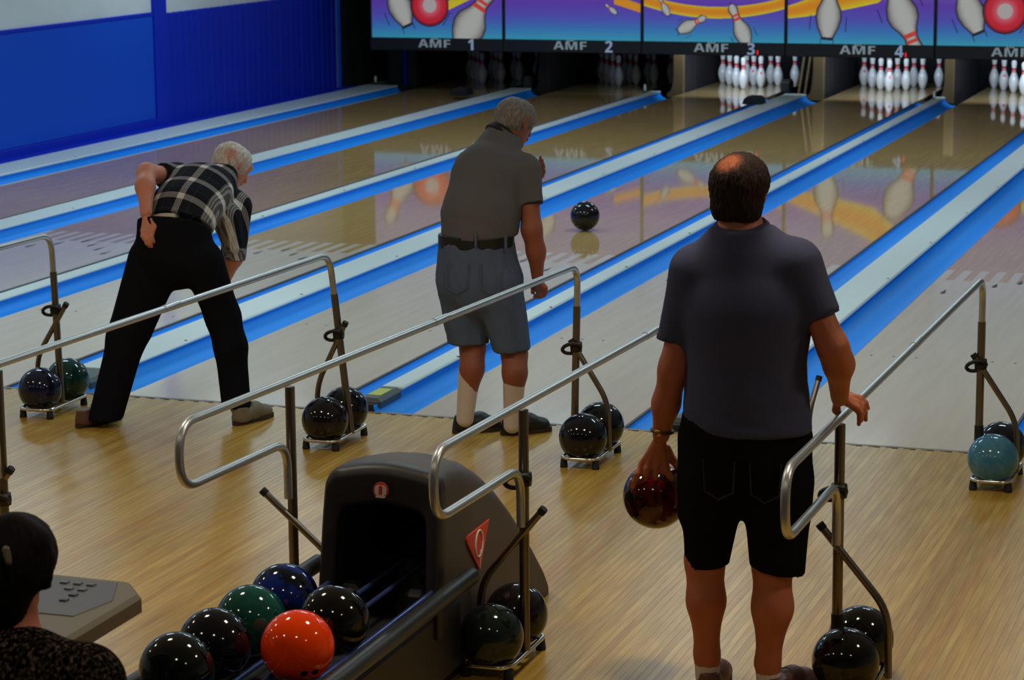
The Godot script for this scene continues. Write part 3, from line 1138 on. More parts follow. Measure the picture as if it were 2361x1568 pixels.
func ball_return() -> void:
	var t := thing("ball_return", "dark ball return hood with a red diamond emblem, its rack holding six balls", "ball return", V(2.41, 0, 3.9))
	var shell := MB.new()
	var rings := []
	for s in [[3.72, 0.694, 0.06], [3.66, 0.698, 0.07], [3.56, 0.688, 0.08], [3.45, 0.662, 0.09], [3.33, 0.605, 0.09], [3.21, 0.525, 0.08], [3.09, 0.43, 0.07], [2.98, 0.33, 0.06], [2.87, 0.22, 0.045], [2.77, 0.11, 0.03], [2.73, 0.04, 0.012]]:
		rings.append(hood_ring(s[0], s[1], 0.225, 0.2, s[2], 0.12 * clampf((s[0] - 3.3) / 0.42, 0, 1)))
	shell.loft(rings, false)
	obj("hood_shell", shell, M.hood_side, t)
	# front frame: rolls from the shell into the opening
	var fr := MB.new()
	var frs := []
	var base := hood_ring(3.72, 0.694, 0.225, 0.2, 0.06, 0.12)
	var cen := V(2.41, 0.34, 3.765)
	for s in [[0.0, 1.0, 1.0], [0.035, 1.005, 1.0], [0.06, 0.985, 0.985], [0.07, 0.94, 0.95], [0.07, 0.80, 0.845], [0.055, 0.755, 0.81], [0.0, 0.735, 0.795]]:
		var ring := []
		for p in base:
			ring.append(V(cen.x + (p.x - cen.x) * s[1], 0.002 + p.y * s[2] if s[2] < 1.0 else p.y, p.z + s[0]))
		frs.append(ring)
	fr.loft(frs, false, true)
	obj("hood_front", fr, M.hood_front, t)
	var inner := MB.new()
	inner.loft([frs[-1], frs[-1].map(func(p): return V(cen.x + (p.x - cen.x) * 0.93, p.y * 0.86, p.z - 0.34)), frs[-1].map(func(p): return V(cen.x, 0.3, p.z - 0.36))], false, true)
	obj("hood_inside", inner, M.hood_inside, t)
	# red diamond with a white ring and tail
	var side := func(y: float) -> float: return 2.412 + lerpf(0.225, 0.2, y / 0.72)
	var em := MB.new()
	var xf := Transform3D(Basis(V(0, 0, -1), V(-0.042, 1, 0).normalized(), V(1, 0.042, 0).normalized()), V(side.call(0.36) + 0.001, 0.36, 3.455))
	em.prism(PackedVector2Array([Vector2(0.112, 0.078), Vector2(-0.10, 0.074), Vector2(-0.112, 0.064), Vector2(-0.112, 0.05), Vector2(-0.012, -0.066), Vector2(0.002, -0.066)]), 0.0, 0.006, xf, 0.002)
	var emo := obj("emblem", em, M.logo_red, t)
	var q := MB.new()
	var loop := PackedVector3Array()
	for j in 24:
		var g := TAU * j / 24
		loop.append(xf * V(-0.004 + 0.036 * cos(g) + 0.006 * sin(g), 0.022 + 0.044 * sin(g), 0.0065))
	q.tube(loop, 0.004, 6, true)
	q.tube(PackedVector3Array([xf * V(0.004, -0.002, 0.0065), xf * V(-0.002, -0.03, 0.0065), xf * V(-0.006, -0.066, 0.0065)]), 0.0042, 6, false, 0.0015)
	obj("emblem_letter", q, M.logo_white, emo)
	# round sticker over the opening
	var st := MB.new()
	var sx := Transform3D(Basis(V(1, 0, 0), V(0, 0.993, -0.12), V(0, 0.12, 0.993)), V(2.415, 0.632, 3.797))
	st.lathe([Vector2(0, 0.002), Vector2(0.0265, 0.002), Vector2(0.0275, 0.0)], 24, Transform3D(sx.basis * Basis(V(1, 0, 0), PI / 2), sx.origin))
	var sto := obj("sticker", st, M.logo_red, t)
	var sw := MB.new()
	sw.prism(rounded(0.040, 0.034, 0.012), 0.0022, 0.003, sx)
	sw.prism(rounded(0.034, 0.007, 0.002), 0.0022, 0.003, Transform3D(sx.basis, sx * V(0, -0.0205, 0)))
	obj("sticker_field", sw, M.logo_white, sto)
	var sd := MB.new()
	sd.prism(rounded(0.012, 0.030, 0.004), 0.003, 0.0038, sx)
	obj("sticker_figure", sd, M.logo_red, sto)
	# rack
	for s in [[-1, "side"], [1, "side"]]:
		obj("side_panel", boxed(V(2.425 + s[0] * 0.235, 0.165, 4.54), V(0.03, 0.23, 1.56), 0.008), M.rack_black, t)
	obj("rack_floor", boxed(V(2.425, 0.2, 4.54), V(0.44, 0.02, 1.56), 0.004), M.rack_black, t)
	obj("end_panel", boxed(V(2.425, 0.165, 5.30), V(0.47, 0.24, 0.03), 0.008), M.rack_black, t)
	for x in [2.235, 2.375, 2.455, 2.60]:
		var rl := MB.new()
		rl.tube(PackedVector3Array([V(x, 0.312, 3.50), V(x, 0.312, 5.29)]), 0.0085, 8)
		obj("ball_rail", rl, M.rail_blue, t)
	for x in [2.30, 2.535]:
		obj("lift_roller", boxed(V(x, 0.27, 3.78), V(0.08, 0.08, 0.09), 0.02), M.pad_black, t)
	for s in [-1, 1]:
		var ar := MB.new()
		var ax: float = 2.418 + s * 0.272
		ar.tube(PackedVector3Array([V(ax, 0.34, 3.70), V(ax, 0.34, 3.715), V(ax, 0.34, 5.28), V(ax, 0.34, 5.31)]), 0.029, 16)
		obj("armrest", ar, M.pad_black, t)
		obj("armrest_bracket", boxed(V(ax - s * 0.012, 0.27, 3.98), V(0.02, 0.12, 0.05), 0.004), M.rack_black, t)
		obj("armrest_bracket", boxed(V(ax - s * 0.012, 0.27, 5.2), V(0.02, 0.12, 0.05), 0.004), M.rack_black, t)


# ---------------------------------------------------------------- bowling balls
func ball(label: String, at: Vector3, a: Color, b: Color, group := "", swirl := 0.0, holes := V(0.35, 0.8, -0.4), rough := 0.07, parts := true) -> void:
	var t := thing("bowling_ball", label, "bowling ball", at, group)
	var r := 0.108
	var q := MB.new()
	var prof := []
	for k in 33:
		var g := PI * k / 32.0
		prof.append(Vector2(r * sin(g), -r * cos(g)))
	prof[0].x = 0.0
	prof[-1].x = 0.0
	q.lathe(prof, 48)
	var f := FastNoiseLite.new()
	f.seed = int(at.x * 1000 + at.z * 77)
	f.frequency = 9.0
	f.domain_warp_enabled = true
	f.domain_warp_frequency = 6.0
	f.domain_warp_amplitude = 0.16
	var al := a.srgb_to_linear()
	var bl := b.srgb_to_linear()
	for p in q.v:
		var k := clampf(0.5 + swirl * 1.6 * f.get_noise_3d(p.x, p.y, p.z) , 0.0, 1.0) if swirl > 0.0 else 0.0
		q.col.append(al.lerp(bl, smoothstep(0.35, 0.75, k)))
	var m := mat("ball_gloss_%d" % int(absf(at.x) * 991 + absf(at.z) * 37), Color.WHITE, rough)
	m.vertex_color_use_as_albedo = true
	obj("shell", q, m, t, true)
	if parts:
		var hd := holes.normalized()
		var sd := hd.cross(Vector3.UP).normalized()
		var ud := sd.cross(hd)
		for k in [[-0.16, 0.1, 0.0115], [0.16, 0.1, 0.0115], [0.0, -0.5, 0.0135]]:
			var d: Vector3 = (hd + sd * k[0] + ud * k[1]).normalized()
			var s1 := d.cross(sd).normalized()
			var bs := Basis(s1.cross(d).normalized(), d, s1)
			var h := MB.new()
			var rim: float = sqrt(r * r - k[2] * k[2])
			h.lathe([Vector2(0, r + 0.0002), Vector2(k[2] * 0.6, lerpf(r, rim, 0.36) + 0.0003), Vector2(k[2], rim + 0.0002)], 14, Transform3D(bs, Vector3.ZERO))
			obj("finger_hole", h, M.hole_black, t, true)


func balls() -> void:
	var dark := rgb8(16, 17, 20)
	var g1 := "balls on the ball return rack"
	ball("orange-red bowling ball, the only bright one on the return rack", V(2.53, 0.40, 4.74), rgb8(255, 68, 2), rgb8(255, 68, 2), g1, 0.0, V(0.62, -0.62, 0.62))
	ball("black bowling ball on the rack behind the orange ball, toward the hood", V(2.53, 0.40, 4.47), dark, dark, g1)
	ball("dark blue marbled bowling ball, nearest the hood in the left row of the rack", V(2.29, 0.40, 4.30), rgb8(12, 14, 26), rgb8(20, 40, 112), g1, 1.0, V(0.5, -0.1, 0.85))
	ball("dark green bowling ball on the rack, between the blue one and a black one", V(2.29, 0.40, 4.545), rgb8(14, 66, 58), rgb8(18, 78, 70), g1, 0.4)
	ball("black bowling ball on the rack between the green one and the frontmost black one", V(2.29, 0.40, 4.795), rgb8(17, 17, 24), rgb8(20, 20, 30), g1, 0.3)
	ball("frontmost black bowling ball at the bottom edge of the left rack row", V(2.29, 0.40, 5.04), dark, rgb8(20, 26, 28), g1, 0.4)
	var g2 := "balls weighing down the guide rail feet"
	var d := 0.13
	ball("dark navy bowling ball on the front foot of the leftmost rail", V(-0.70, d, 0.555), rgb8(22, 26, 42), rgb8(26, 30, 60), g2, 0.6)
	ball("green bowling ball behind the navy one on the leftmost rail foot", V(-0.69, d, 0.30), rgb8(14, 62, 56), rgb8(16, 54, 50), g2, 0.6)
	ball("near black bowling ball on the rail foot right of the stooping man", V(0.915, d, 0.785), rgb8(24, 20, 24), rgb8(30, 24, 28), g2, 0.3)
	ball("far black bowling ball on the rail foot right of the stooping man", V(0.915, d, 0.545), rgb8(20, 20, 22), dark, g2)
	ball("near black bowling ball on the rail foot right of the man in shorts", V(2.16, d, 0.78), rgb8(20, 20, 25), dark, g2)
	ball("far black bowling ball on the rail foot right of the man in shorts", V(2.165, d, 0.53), rgb8(18, 20, 22), dark, g2)
	ball("light blue bowling ball on the rail foot at the right edge", V(3.955, d, 0.665), rgb8(58, 112, 142), rgb8(76, 130, 156), g2, 0.5)
	ball("black bowling ball behind the light blue one at the right edge", V(3.955, d, 0.415), rgb8(24, 26, 30), dark, g2)
	ball("very dark green bowling ball on the rail foot beside the ball return hood", V(2.745, d, 3.665), rgb8(22, 32, 32), rgb8(28, 36, 36), g2, 0.3)
	ball("black plum bowling ball behind the dark green one, beside the return hood", V(2.745, d, 3.41), rgb8(22, 17, 22), dark, g2)
	ball("near black bowling ball on the rail foot right of the standing man's legs", V(3.91, d, 3.575), rgb8(18, 18, 19), dark, g2)
	ball("far black bowling ball on the rail foot right of the standing man's legs", V(3.91, d, 3.325), rgb8(16, 16, 18), dark, g2)
	ball("black bowling ball on a rail foot half hidden by the standing man's hips, near one", V(3.02, d, 0.745), dark, dark, g2)
	ball("black bowling ball on a rail foot hidden by the standing man's hips, far one", V(3.02, d, 0.495), dark, dark, g2)
	ball("black bowling ball rolling down the lane under the number four", V(-0.03, 0.1085, -6.27), rgb8(14, 15, 17), dark)
	ball("dark red and black bowling ball held in the man's left hand", V(3.2549, 0.6002, 3.4800), rgb8(24, 16, 20), rgb8(92, 12, 18), "", 0.6, V(-0.1, 0.7, -0.7))


# ---------------------------------------------------------------- small things at the far end
func far_things() -> void:
	for k in [[V(-4.6160, 0.0000, -16.1216), "between lanes one and two"], [V(-1.0585, 0.0000, -15.8518), "between lanes three and four"]]:
		var t := thing("sensor_box", "flat black sensor box on the white strip " + k[1], "sensor box", V(k[0].x, 0.051, k[0].z), "black boxes on the far lane dividers")
		var o := PackedVector2Array([Vector2(-0.115, 0), Vector2(0.105, 0), Vector2(0.085, 0.07), Vector2(0.05, 0.085), Vector2(-0.06, 0.085), Vector2(-0.095, 0.06)])
		var q := MB.new()
		q.prism(o, -0.14, 0.1, Transform3D(Basis(), V(k[0].x, 0.051, k[0].z)), 0.012)
		obj("case", q, M.rubber, t)
		obj("lens", boxed(V(k[0].x + 0.02, 0.093, k[0].z + 0.101), V(0.05, 0.02, 0.008), 0.002), M.black, t)
	for k in [[LANE_X[1] + 0.80, "right of the pins of lane one", "cap_end_grey"], [LANE_X[3] + 0.66, "right of the pins of lane three", "rubber"]]:
		var t := thing("track_cover", "dark box at the far strip end, " + k[1], "track cover", V(k[0], 0.03, -17.75), "dark boxes at the far ends of the dividers")
		obj("case", boxed(V(k[0], 0.08, -17.75), V(0.12, 0.15, 0.2), 0.02), M[k[2]], t)
		obj("top_plate", boxed(V(k[0], 0.16, -17.75), V(0.10, 0.012, 0.18), 0.004), M.black, t)
	mat("bulb_white", rgb8(240, 240, 240), 0.3)
	for k in [[V(-6.2059, 0.0614, -17.4000), "left of lane one"], [V(-2.6417, 0.0926, -17.0000), "between lanes two and three"], [V(0.7649, 0.1019, -16.9000), "right of the lane four pins"]]:
		var t := thing("marker_lamp", "tiny white marker lamp on the floor, " + k[1], "marker lamp", V(k[0].x, 0.0, k[0].z), "white marker lamps at the lane ends")
		var q := MB.new()
		q.lathe([Vector2(0, 0.0), Vector2(0.02, 0.0), Vector2(0.018, 0.05), Vector2(0.012, 0.06), Vector2(0.0, 0.062)], 12, Transform3D(Basis(), V(k[0].x, 0.0, k[0].z)))
		obj("stand", q, M.rubber, t)
		var b := MB.new()
		b.lathe([Vector2(0, 0.06), Vector2(0.012, 0.065), Vector2(0.017, 0.1), Vector2(0.012, 0.135), Vector2(0, 0.145)], 12, Transform3D(Basis(), V(k[0].x, 0.0, k[0].z)))
		obj("bulb", b, M.bulb_white, t)
	# pale panel and blue strip seen under the left end of the masks
	struct_("trim_1", boxed(V(-6.29, 0.45, -18.3), V(0.2, 1.2, 0.06), 0.01), M.dark_board)
	struct_("trim_2", boxed(V(-6.15, 0.45, -18.28), V(0.06, 1.2, 0.06), 0.01), M.trim_blue)


# ---------------------------------------------------------------- scoring console at the lower left
func console() -> void:
	var t := thing("scoring_console", "beige scoring console with a grey key panel, in front of the seated woman", "console", V(2.1, 0, 5.5))
	mat("console_beige", rgb8(108, 94, 68), 0.55)
	mat("console_grey", rgb8(76, 73, 78), 0.5)
	mat("console_key", rgb8(92, 90, 96), 0.5)
	mat("console_blue", rgb8(48, 52, 84), 0.5)
	var up := Transform3D(Basis(V(1, 0, 0), V(0, 0, -1), V(0, 1, 0)), V(0, 0, 0))
	var o := PackedVector2Array([Vector2(1.72, -5.80), Vector2(2.30, -5.80), Vector2(2.34, -5.74), Vector2(2.335, -5.32), Vector2(2.25, -5.215), Vector2(1.72, -5.20)])
	var q := MB.new()
	q.prism(o, 0.655, 0.705, up, 0.012)
	obj("top", q, M.console_beige, t)
	var pn := MB.new()
	pn.prism(PackedVector2Array([Vector2(1.78, -5.56), Vector2(2.26, -5.56), Vector2(2.292, -5.40), Vector2(2.225, -5.245), Vector2(1.78, -5.245)]), 0.700, 0.7075, up, 0.002)
	var po := obj("key_panel", pn, M.console_grey, t)
	for r in 5:
		for c in 9:
			if rng.randf() < 0.25:
				continue
			var blue := c > 6 and r > 1
			obj("key", boxed(V(1.84 + 0.041 * c, 0.709, 5.29 + 0.05 * r), V(0.022, 0.006, 0.022), 0.002), M.console_blue if blue else M.console_key, po)
	var vent := MB.new()
	for r in 4:
		for c in 14:
			vent.box(V(1.9 + 0.02 * c, 0.7055, 5.61 + 0.03 * r), V(0.006, 0.002, 0.014))
	obj("vent", vent, M.black, t)
	var arm := MB.new()
	arm.prism(PackedVector2Array([Vector2(-5.76, 0.0), Vector2(-5.52, 0.0), Vector2(-5.54, 0.40), Vector2(-5.40, 0.66), Vector2(-5.77, 0.66)]), 2.04, 2.2, Transform3D(Basis(V(0, 0, -1), V(0, 1, 0), V(1, 0, 0)), Vector3.ZERO), 0.01)
	obj("pedestal", arm, M.rack_black, t)


# ---------------------------------------------------------------- people
# five-fingered hand: wrist, palm centre, four knuckles, four tips, bulge direction of the finger joints, thumb chain
func hand(b: Array, w: Vector3, kn: Array, tips: Array, bulge: Vector3, thumb: Array, s := 1.0) -> void:
	for i in 4:
		b.append([w.lerp(kn[i], 0.18), kn[i], 0.0125 * s, 0.0115 * s])
		var m1: Vector3 = kn[i].lerp(tips[i], 0.45) + bulge
		var m2: Vector3 = kn[i].lerp(tips[i], 0.75) + bulge * 0.75
		b.append([kn[i], m1, 0.0098 * s, 0.0086 * s])
		b.append([m1, m2, 0.0086 * s, 0.0078 * s])
		b.append([m2, tips[i], 0.0078 * s, 0.0068 * s])
	for i in thumb.size() - 1:
		b.append([thumb[i], thumb[i + 1], (0.0135 - 0.002 * i) * s, (0.0115 - 0.002 * i) * s])


# head with face, ears; c: middle of the skull, f: way it looks, u: up through the crown
func head(b: Array, c: Vector3, f: Vector3, u: Vector3, s := 1.0) -> void:
	f = f.normalized()
	u = (u - f * u.dot(f)).normalized()
	var r := f.cross(u)
	b.append([c + (-f * 0.022 + u * 0.012) * s, c + (f * 0.022 + u * 0.014) * s, 0.082 * s, 0.078 * s, r, 1.08])
	b.append([c + (f * 0.03 - u * 0.035) * s, c + (f * 0.045 - u * 0.085) * s, 0.056 * s, 0.040 * s])   # jaw
	b.append([c + (f * 0.06 - u * 0.10) * s, c + (f * 0.066 - u * 0.10) * s, 0.026 * s, 0.022 * s])      # chin
	b.append([c + (f * 0.088 + u * 0.012) * s, c + (f * 0.112 - u * 0.03) * s, 0.009 * s, 0.013 * s])      # nose
	b.append([c + (f * 0.082 + u * 0.03 - r * 0.035) * s, c + (f * 0.082 + u * 0.03 + r * 0.035) * s, 0.014 * s, 0.014 * s])   # brow
	b.append([c + (f * 0.088 - u * 0.062 - r * 0.02) * s, c + (f * 0.088 - u * 0.062 + r * 0.02) * s, 0.010 * s, 0.010 * s])   # mouth
	for k in [-1, 1]:
		b.append([c + (r * 0.079 * k - f * 0.012 + u * 0.012) * s, c + (r * 0.077 * k - f * 0.006 - u * 0.03) * s, 0.017 * s, 0.011 * s, (r + f * 0.3 * k).normalized(), 2.2])


# a low shoe: heel and toe on the floor
func shoe(p: Node3D, heel: Vector3, toe: Vector3, upper: Material, sole: Material, trim: Material) -> void:
	var d := (toe - heel).normalized()
	var s := d.cross(Vector3.UP).normalized()
	var n := heel.distance_to(toe)
	var o := PackedVector2Array()
	for k in 22:
		var g := TAU * k / 22
		var t := 0.5 - 0.5 * cos(g)
		var w := (0.034 + 0.016 * smoothstep(0.3, 0.75, t)) * pow(absf(sin(g)), 0.55)
		o.append(Vector2(t * n, w * signf(sin(g))))
	var q := MB.new()
	q.prism(o, 0.0, 0.022, Transform3D(Basis(d, -s, Vector3.UP), heel), 0.004)
	obj("sole", q, sole, p)
	var up := Vector3.UP
	var cl := [[heel + up * 0.019, -up]]
	var b := [
		[heel + d * 0.045 + up * 0.03, heel + d * 0.05 + up * 0.072, 0.040, 0.037, s, 1.1, cl + [[heel + up * 0.086, up]]],
		[heel + d * 0.06 + up * 0.03, heel + d * (n * 0.55) + up * 0.052, 0.040, 0.043, s, 1.0, cl + [[heel + up * 0.096, up]]],
		[heel + d * (n * 0.5) + up * 0.044, heel + d * (n - 0.052) + up * 0.028, 0.044, 0.044, up, 1.1, cl],
	]
	var m := MB.new()
	m.blob(b, 0.006, 110.0)
	obj("shoe", m, upper, p)
	var lc := MB.new()
	for k in 4:
		var a := heel + d * (n * (0.42 + 0.075 * k)) + up * (0.100 - 0.007 * k)
		lc.tube(PackedVector3Array([a - s * 0.024 - up * 0.008, a, a + s * 0.024 - up * 0.008]), 0.0026, 6)
	obj("laces", lc, trim, p)


func sock(p: Node3D, a: Vector3, b: Vector3, ra: float, rb: float, m: Material) -> void:
	var q := MB.new()
	var d := (b - a).normalized()
	q.blob([[a - d * 0.03, b, ra, rb, Vector3.UP, 1.0, [[a, -d]]]], 0.006, 120.0)
	obj("sock", q, m, p)


# hair: strands as fine relief along the fall of the hair, thinning to the skin round one spot of the crown
func comb(mb: MB, hair: Color, skin: Color, c: Vector3, u: Vector3, spot: Vector3, r: float, depth := 0.0045) -> void:
	var f := FastNoiseLite.new()
	f.seed = 12
	f.frequency = 1.0
	f.fractal_octaves = 2
	var hl := hair.srgb_to_linear()
	var sl := skin.srgb_to_linear()
	mb.col.resize(mb.v.size())
	for i in mb.v.size():
		var p := mb.v[i]
		var q := (p - c)
		var flat := (q - u * q.dot(u)).normalized()
		var k := f.get_noise_3d(flat.x * 16.0, flat.z * 16.0, q.dot(u) * 26.0)
		var bald := 1.0 - smoothstep(r * 0.45, r * 1.15, p.distance_to(spot) + 0.008 * k)
		mb.v[i] = p + mb.n[i] * (depth * k - 0.004 * bald)
		mb.col[i] = (hl * (0.85 + 0.55 * k)).lerp(sl, bald * 0.9)
	mb.n.fill(Vector3.ZERO)
	mb.settle(0, 0, false)


func person_mats() -> void:
	if M.has("polo_dark"):
		return
	mat("polo_dark", rgb8(70, 72, 95), 0.9, 0.0, 0.2)
	mat("shorts_black", rgb8(22, 22, 22), 0.95, 0.0, 0.1)
	mat("polo_grey", rgb8(96, 95, 99), 0.9, 0.0, 0.2)
	mat("polo_trim", rgb8(28, 28, 32), 0.9)
	mat("denim", rgb8(86, 98, 124), 0.9, 0.0, 0.2)
	mat("belt_black", rgb8(15, 15, 17), 0.5)
	mat("sock_white", rgb8(214, 196, 188), 0.9)
	mat("shoe_black", rgb8(18, 18, 20), 0.5)
	mat("shoe_brown", rgb8(96, 58, 44), 0.5)
	mat("shoe_beige", rgb8(118, 106, 84), 0.6)
	mat("sole_dark", rgb8(50, 38, 28), 0.7)
	mat("lace", rgb8(120, 112, 96), 0.8)
	mat("trouser_black", rgb8(24, 25, 31), 0.95, 0.0, 0.1)
	mat("undershirt", rgb8(206, 196, 178), 0.9)
	mat("watch_gold", rgb8(200, 150, 60), 0.3, 1.0)
	mat("strap_dark", rgb8(60, 48, 30), 0.5)
	for h in ["hair_white", "hair_grey", "hair_brown", "hair_black"]:
		var m := mat(h, Color.WHITE, 0.75, 0.0, 0.25)
		m.vertex_color_use_as_albedo = true
	var plaid := Image.create(128, 128, false, Image.FORMAT_RGB8)
	for y in 128:
		for x in 128:
			var c := rgb8(30, 31, 38)
			var k := 0.0
			for q in [x, y]:
				var band := 0.0
				if q >= 20 and q < 52:
					band = 0.60 if (q / 4) % 2 == 0 else 0.30
				elif q == 90 or q == 91:
					band = 0.16
				k += band
			if x >= 20 and x < 52 and y >= 20 and y < 52:
				k += 0.1
			plaid.set_pixel(x, y, c.lerp(rgb8(226, 220, 214), minf(k, 1.0)))
	var pm := mat("plaid", Color.WHITE, 0.9, 0.0, 0.2)
	pm.albedo_texture = ImageTexture.create_from_image(plaid)
	var tw := mat("tweed", rgb8(120, 104, 94), 0.95, 0.0, 0.1)
	tw.albedo_texture = noise_tex(0.09, 3, Color(0.0, 0.0, 0.0), Color(1, 0.98, 0.95), 31, 256)
	tw.uv1_triplanar = true
	tw.uv1_scale = V(3.2, 3.2, 3.2)
	var ramp: Gradient = tw.albedo_texture.color_ramp
	ramp.set_offset(0, 0.42)
	ramp.set_offset(1, 0.82)


# the man at the right, standing with a ball and a hand on the rail
func man_ball() -> void:
	person_mats()
	var t := thing("person", "balding man in a dark polo shirt and black shorts, back turned, holding a ball", "person", V(3.5826, 0.0548, 3.6500))
	t.position.y = 0
	base_of[t] = t.position
	var fz := V(0, 0, 1)
	var up := Vector3.UP
	# body
	var sk := MB.new()
	var b := [
		[V(3.5721, 1.4744, 3.6600), V(3.5678, 1.5921, 3.6300), 0.066, 0.062],
		[V(3.5885, 0.9372, 3.6500), V(3.5811, 1.2823, 3.6500), 0.145, 0.165, fz, 1.55],
		[V(3.4243, 1.3984, 3.6500), V(3.7414, 1.4325, 3.6500), 0.055, 0.055],
		[V(3.5811, 1.2823, 3.6500), V(3.5739, 1.4594, 3.6500), 0.15, 0.09, fz, 1.4],
		[V(3.4175, 1.3775, 3.6500), V(3.3625, 1.0650, 3.6600), 0.050, 0.042],
		[V(3.3625, 1.0650, 3.6600), V(3.3305, 0.9448, 3.6300), 0.0425, 0.040],
		[V(3.3305, 0.9448, 3.6300), V(3.3054, 0.8306, 3.6000), 0.039, 0.0285],
		[V(3.7526, 1.4127, 3.6500), V(3.8718, 1.1643, 3.6700), 0.052, 0.044],
		[V(3.8677, 1.1604, 3.6500), V(3.8815, 1.1009, 3.6200), 0.0435, 0.0435],
		[V(3.8815, 1.1009, 3.6200), V(3.8597, 0.9658, 3.4900), 0.042, 0.0285],
		[V(3.5333, 0.8498, 3.6500), V(3.6590, 0.8582, 3.6500), 0.085, 0.085],
		[V(3.4914, 0.8048, 3.6500), V(3.4654, 0.4478, 3.6500), 0.078, 0.058],
		[V(3.6941, 0.8187, 3.6500), V(3.6859, 0.4521, 3.6500), 0.078, 0.058],
		[V(3.4654, 0.4478, 3.6500), V(3.4758, 0.3180, 3.6700), 0.058, 0.0565],
		[V(3.4758, 0.3180, 3.6700), V(3.4772, 0.1346, 3.6600), 0.0565, 0.035],
		[V(3.6859, 0.4521, 3.6500), V(3.6921, 0.3160, 3.6700), 0.058, 0.060],
		[V(3.6921, 0.3160, 3.6700), V(3.6765, 0.1252, 3.6600), 0.060, 0.034],
		[V(3.4772, 0.1346, 3.6600), V(3.4805, 0.0739, 3.6600), 0.036, 0.034],
		[V(3.6765, 0.1252, 3.6600), V(3.6797, 0.0880, 3.6600), 0.035, 0.034],
	]
	sk.blob(b, 0.012, 70.0)
	var hb := []
	head(hb, V(3.5659, 1.6462, 3.6300), V(0.10, -0.05, -1), V(0.02, 1, 0.05), 1.06)
	hb.append([V(3.5705, 1.5271, 3.6500), V(3.5664, 1.5921, 3.6300), 0.064, 0.062])
	sk.blob(hb, 0.0045, 130.0)
	var h1 := []
	hand(h1, V(3.3054, 0.8334, 3.6000), [V(3.2378, 0.7302, 3.5750), V(3.2667, 0.7431, 3.5850), V(3.2928, 0.7450, 3.5850), V(3.3131, 0.7384, 3.5750)], [V(3.2048, 0.6456, 3.5737), V(3.2451, 0.6749, 3.5676), V(3.2780, 0.6776, 3.5626), V(3.3241, 0.6721, 3.5382)], V(0, 0.004, 0.012), [V(3.3174, 0.7819, 3.5700), V(3.3295, 0.7372, 3.5400), V(3.3236, 0.6902, 3.4570)], 1.02)
	sk.blob(h1, 0.0035, 260.0)
	var h2 := []
	hand(h2, V(3.8597, 0.9658, 3.4900), [V(3.8742, 0.9589, 3.4100), V(3.8903, 0.9520, 3.4200), V(3.9029, 0.9414, 3.4400), V(3.9084, 0.9304, 3.4600)], [V(3.9292, 0.9150, 3.3800), V(3.9249, 0.8785, 3.3900), V(3.9167, 0.8816, 3.4200), V(3.9144, 0.8765, 3.4500)], V(0.008, 0.010, 0), [V(3.8475, 0.9511, 3.4700), V(3.8411, 0.9184, 3.4500), V(3.8495, 0.8886, 3.4200)], 1.02)
	sk.blob(h2, 0.0035, 260.0)
	var body := obj("body", sk, M.skin_tan, t)
	# hair with a bald crown
	var c: Vector3 = V(3.5659, 1.6462, 3.6300)
	var hr := MB.new()
	hr.blob([
		[c + V(0, 0.012, 0.026), c + V(0.0, 0.018, -0.02), 0.0935, 0.089, V(1, 0, 0), 1.02, [[c + V(0, -0.1, 0), V(0, -1, 0)], [c + V(0, 0, -0.055), V(0, 0.35, -1).normalized()]]],
		[c + V(-0.02, -0.06, 0.045), c + V(0.02, -0.06, 0.045), 0.060, 0.060, V(0, 0, 1), 1.0, [[c + V(0, -0.098, 0), V(0, -1, 0)]]],
	], 0.0045, 120.0)
	comb(hr, rgb8(50, 38, 33), rgb8(170, 96, 66), c, up, c + V(-0.018, 0.078, 0.068), 0.046)
	obj("hair", hr, M.hair_brown, t)
	# polo shirt
	var sh := MB.new()
	var hem := [[V(0, 0.885, 0), V(0, -1, 0)]]
	var hl: Vector3 = V(3.3580, 1.1576, 3.6500)
	var dl: Vector3 = (hl - V(3.3853, 1.3555, 3.6500)).normalized()
	var hr_: Vector3 = V(3.8371, 1.2558, 3.6600)
	var dr: Vector3 = (hr_ - V(3.7691, 1.3999, 3.6500)).normalized()
	sh.blob([
		[V(3.6007, 0.8134, 3.6550), V(3.5964, 0.9666, 3.6550), 0.216, 0.192, fz, 1.5, hem],
		[V(3.5964, 0.9666, 3.6550), V(3.5964, 1.2564, 3.6550), 0.183, 0.198, fz, 1.5, hem],
		[V(3.5964, 1.2564, 3.6550), V(3.5859, 1.3646, 3.6500), 0.188, 0.160, fz, 1.5],
		[V(3.4384, 1.3826, 3.6500), V(3.7389, 1.4176, 3.6500), 0.068, 0.068],
		[V(3.5076, 1.4499, 3.6500), V(3.6523, 1.4626, 3.6500), 0.058, 0.058],
		[V(3.5754, 1.4527, 3.6500), V(3.5744, 1.5067, 3.6480), 0.095, 0.088, fz, 1.0, [[V(3.5748, 1.5124, 3.6500), V(0, 1, 0)]]],
		[V(3.4245, 1.3779, 3.6500), hl + dl * 0.05, 0.074, 0.054, fz, 1.0, [[hl, dl]]],
		[V(3.7553, 1.4102, 3.6500), hr_ + dr * 0.05, 0.074, 0.056, fz, 1.0, [[hr_, dr]]],
	], 0.009, 58.0)
	# soft folds
	var fn := FastNoiseLite.new()
	fn.seed = 4
	fn.frequency = 6.0
	for i in sh.v.size():
		var p := sh.v[i]
		var low := clampf((1.25 - p.y) / 0.4, 0.0, 1.0)
		sh.v[i] += sh.n[i] * (0.007 * low * fn.get_noise_3d(p.x * 0.6 + p.y * 0.5, p.y * 1.6, p.z) + 0.004 * low * sin(p.y * 62.0 + 3.0 * sin(p.x * 9.0)) * clampf((1.0 - p.y) / 0.12, 0, 1))
	sh.n.fill(Vector3.ZERO)
	sh.settle(0, 0, false)
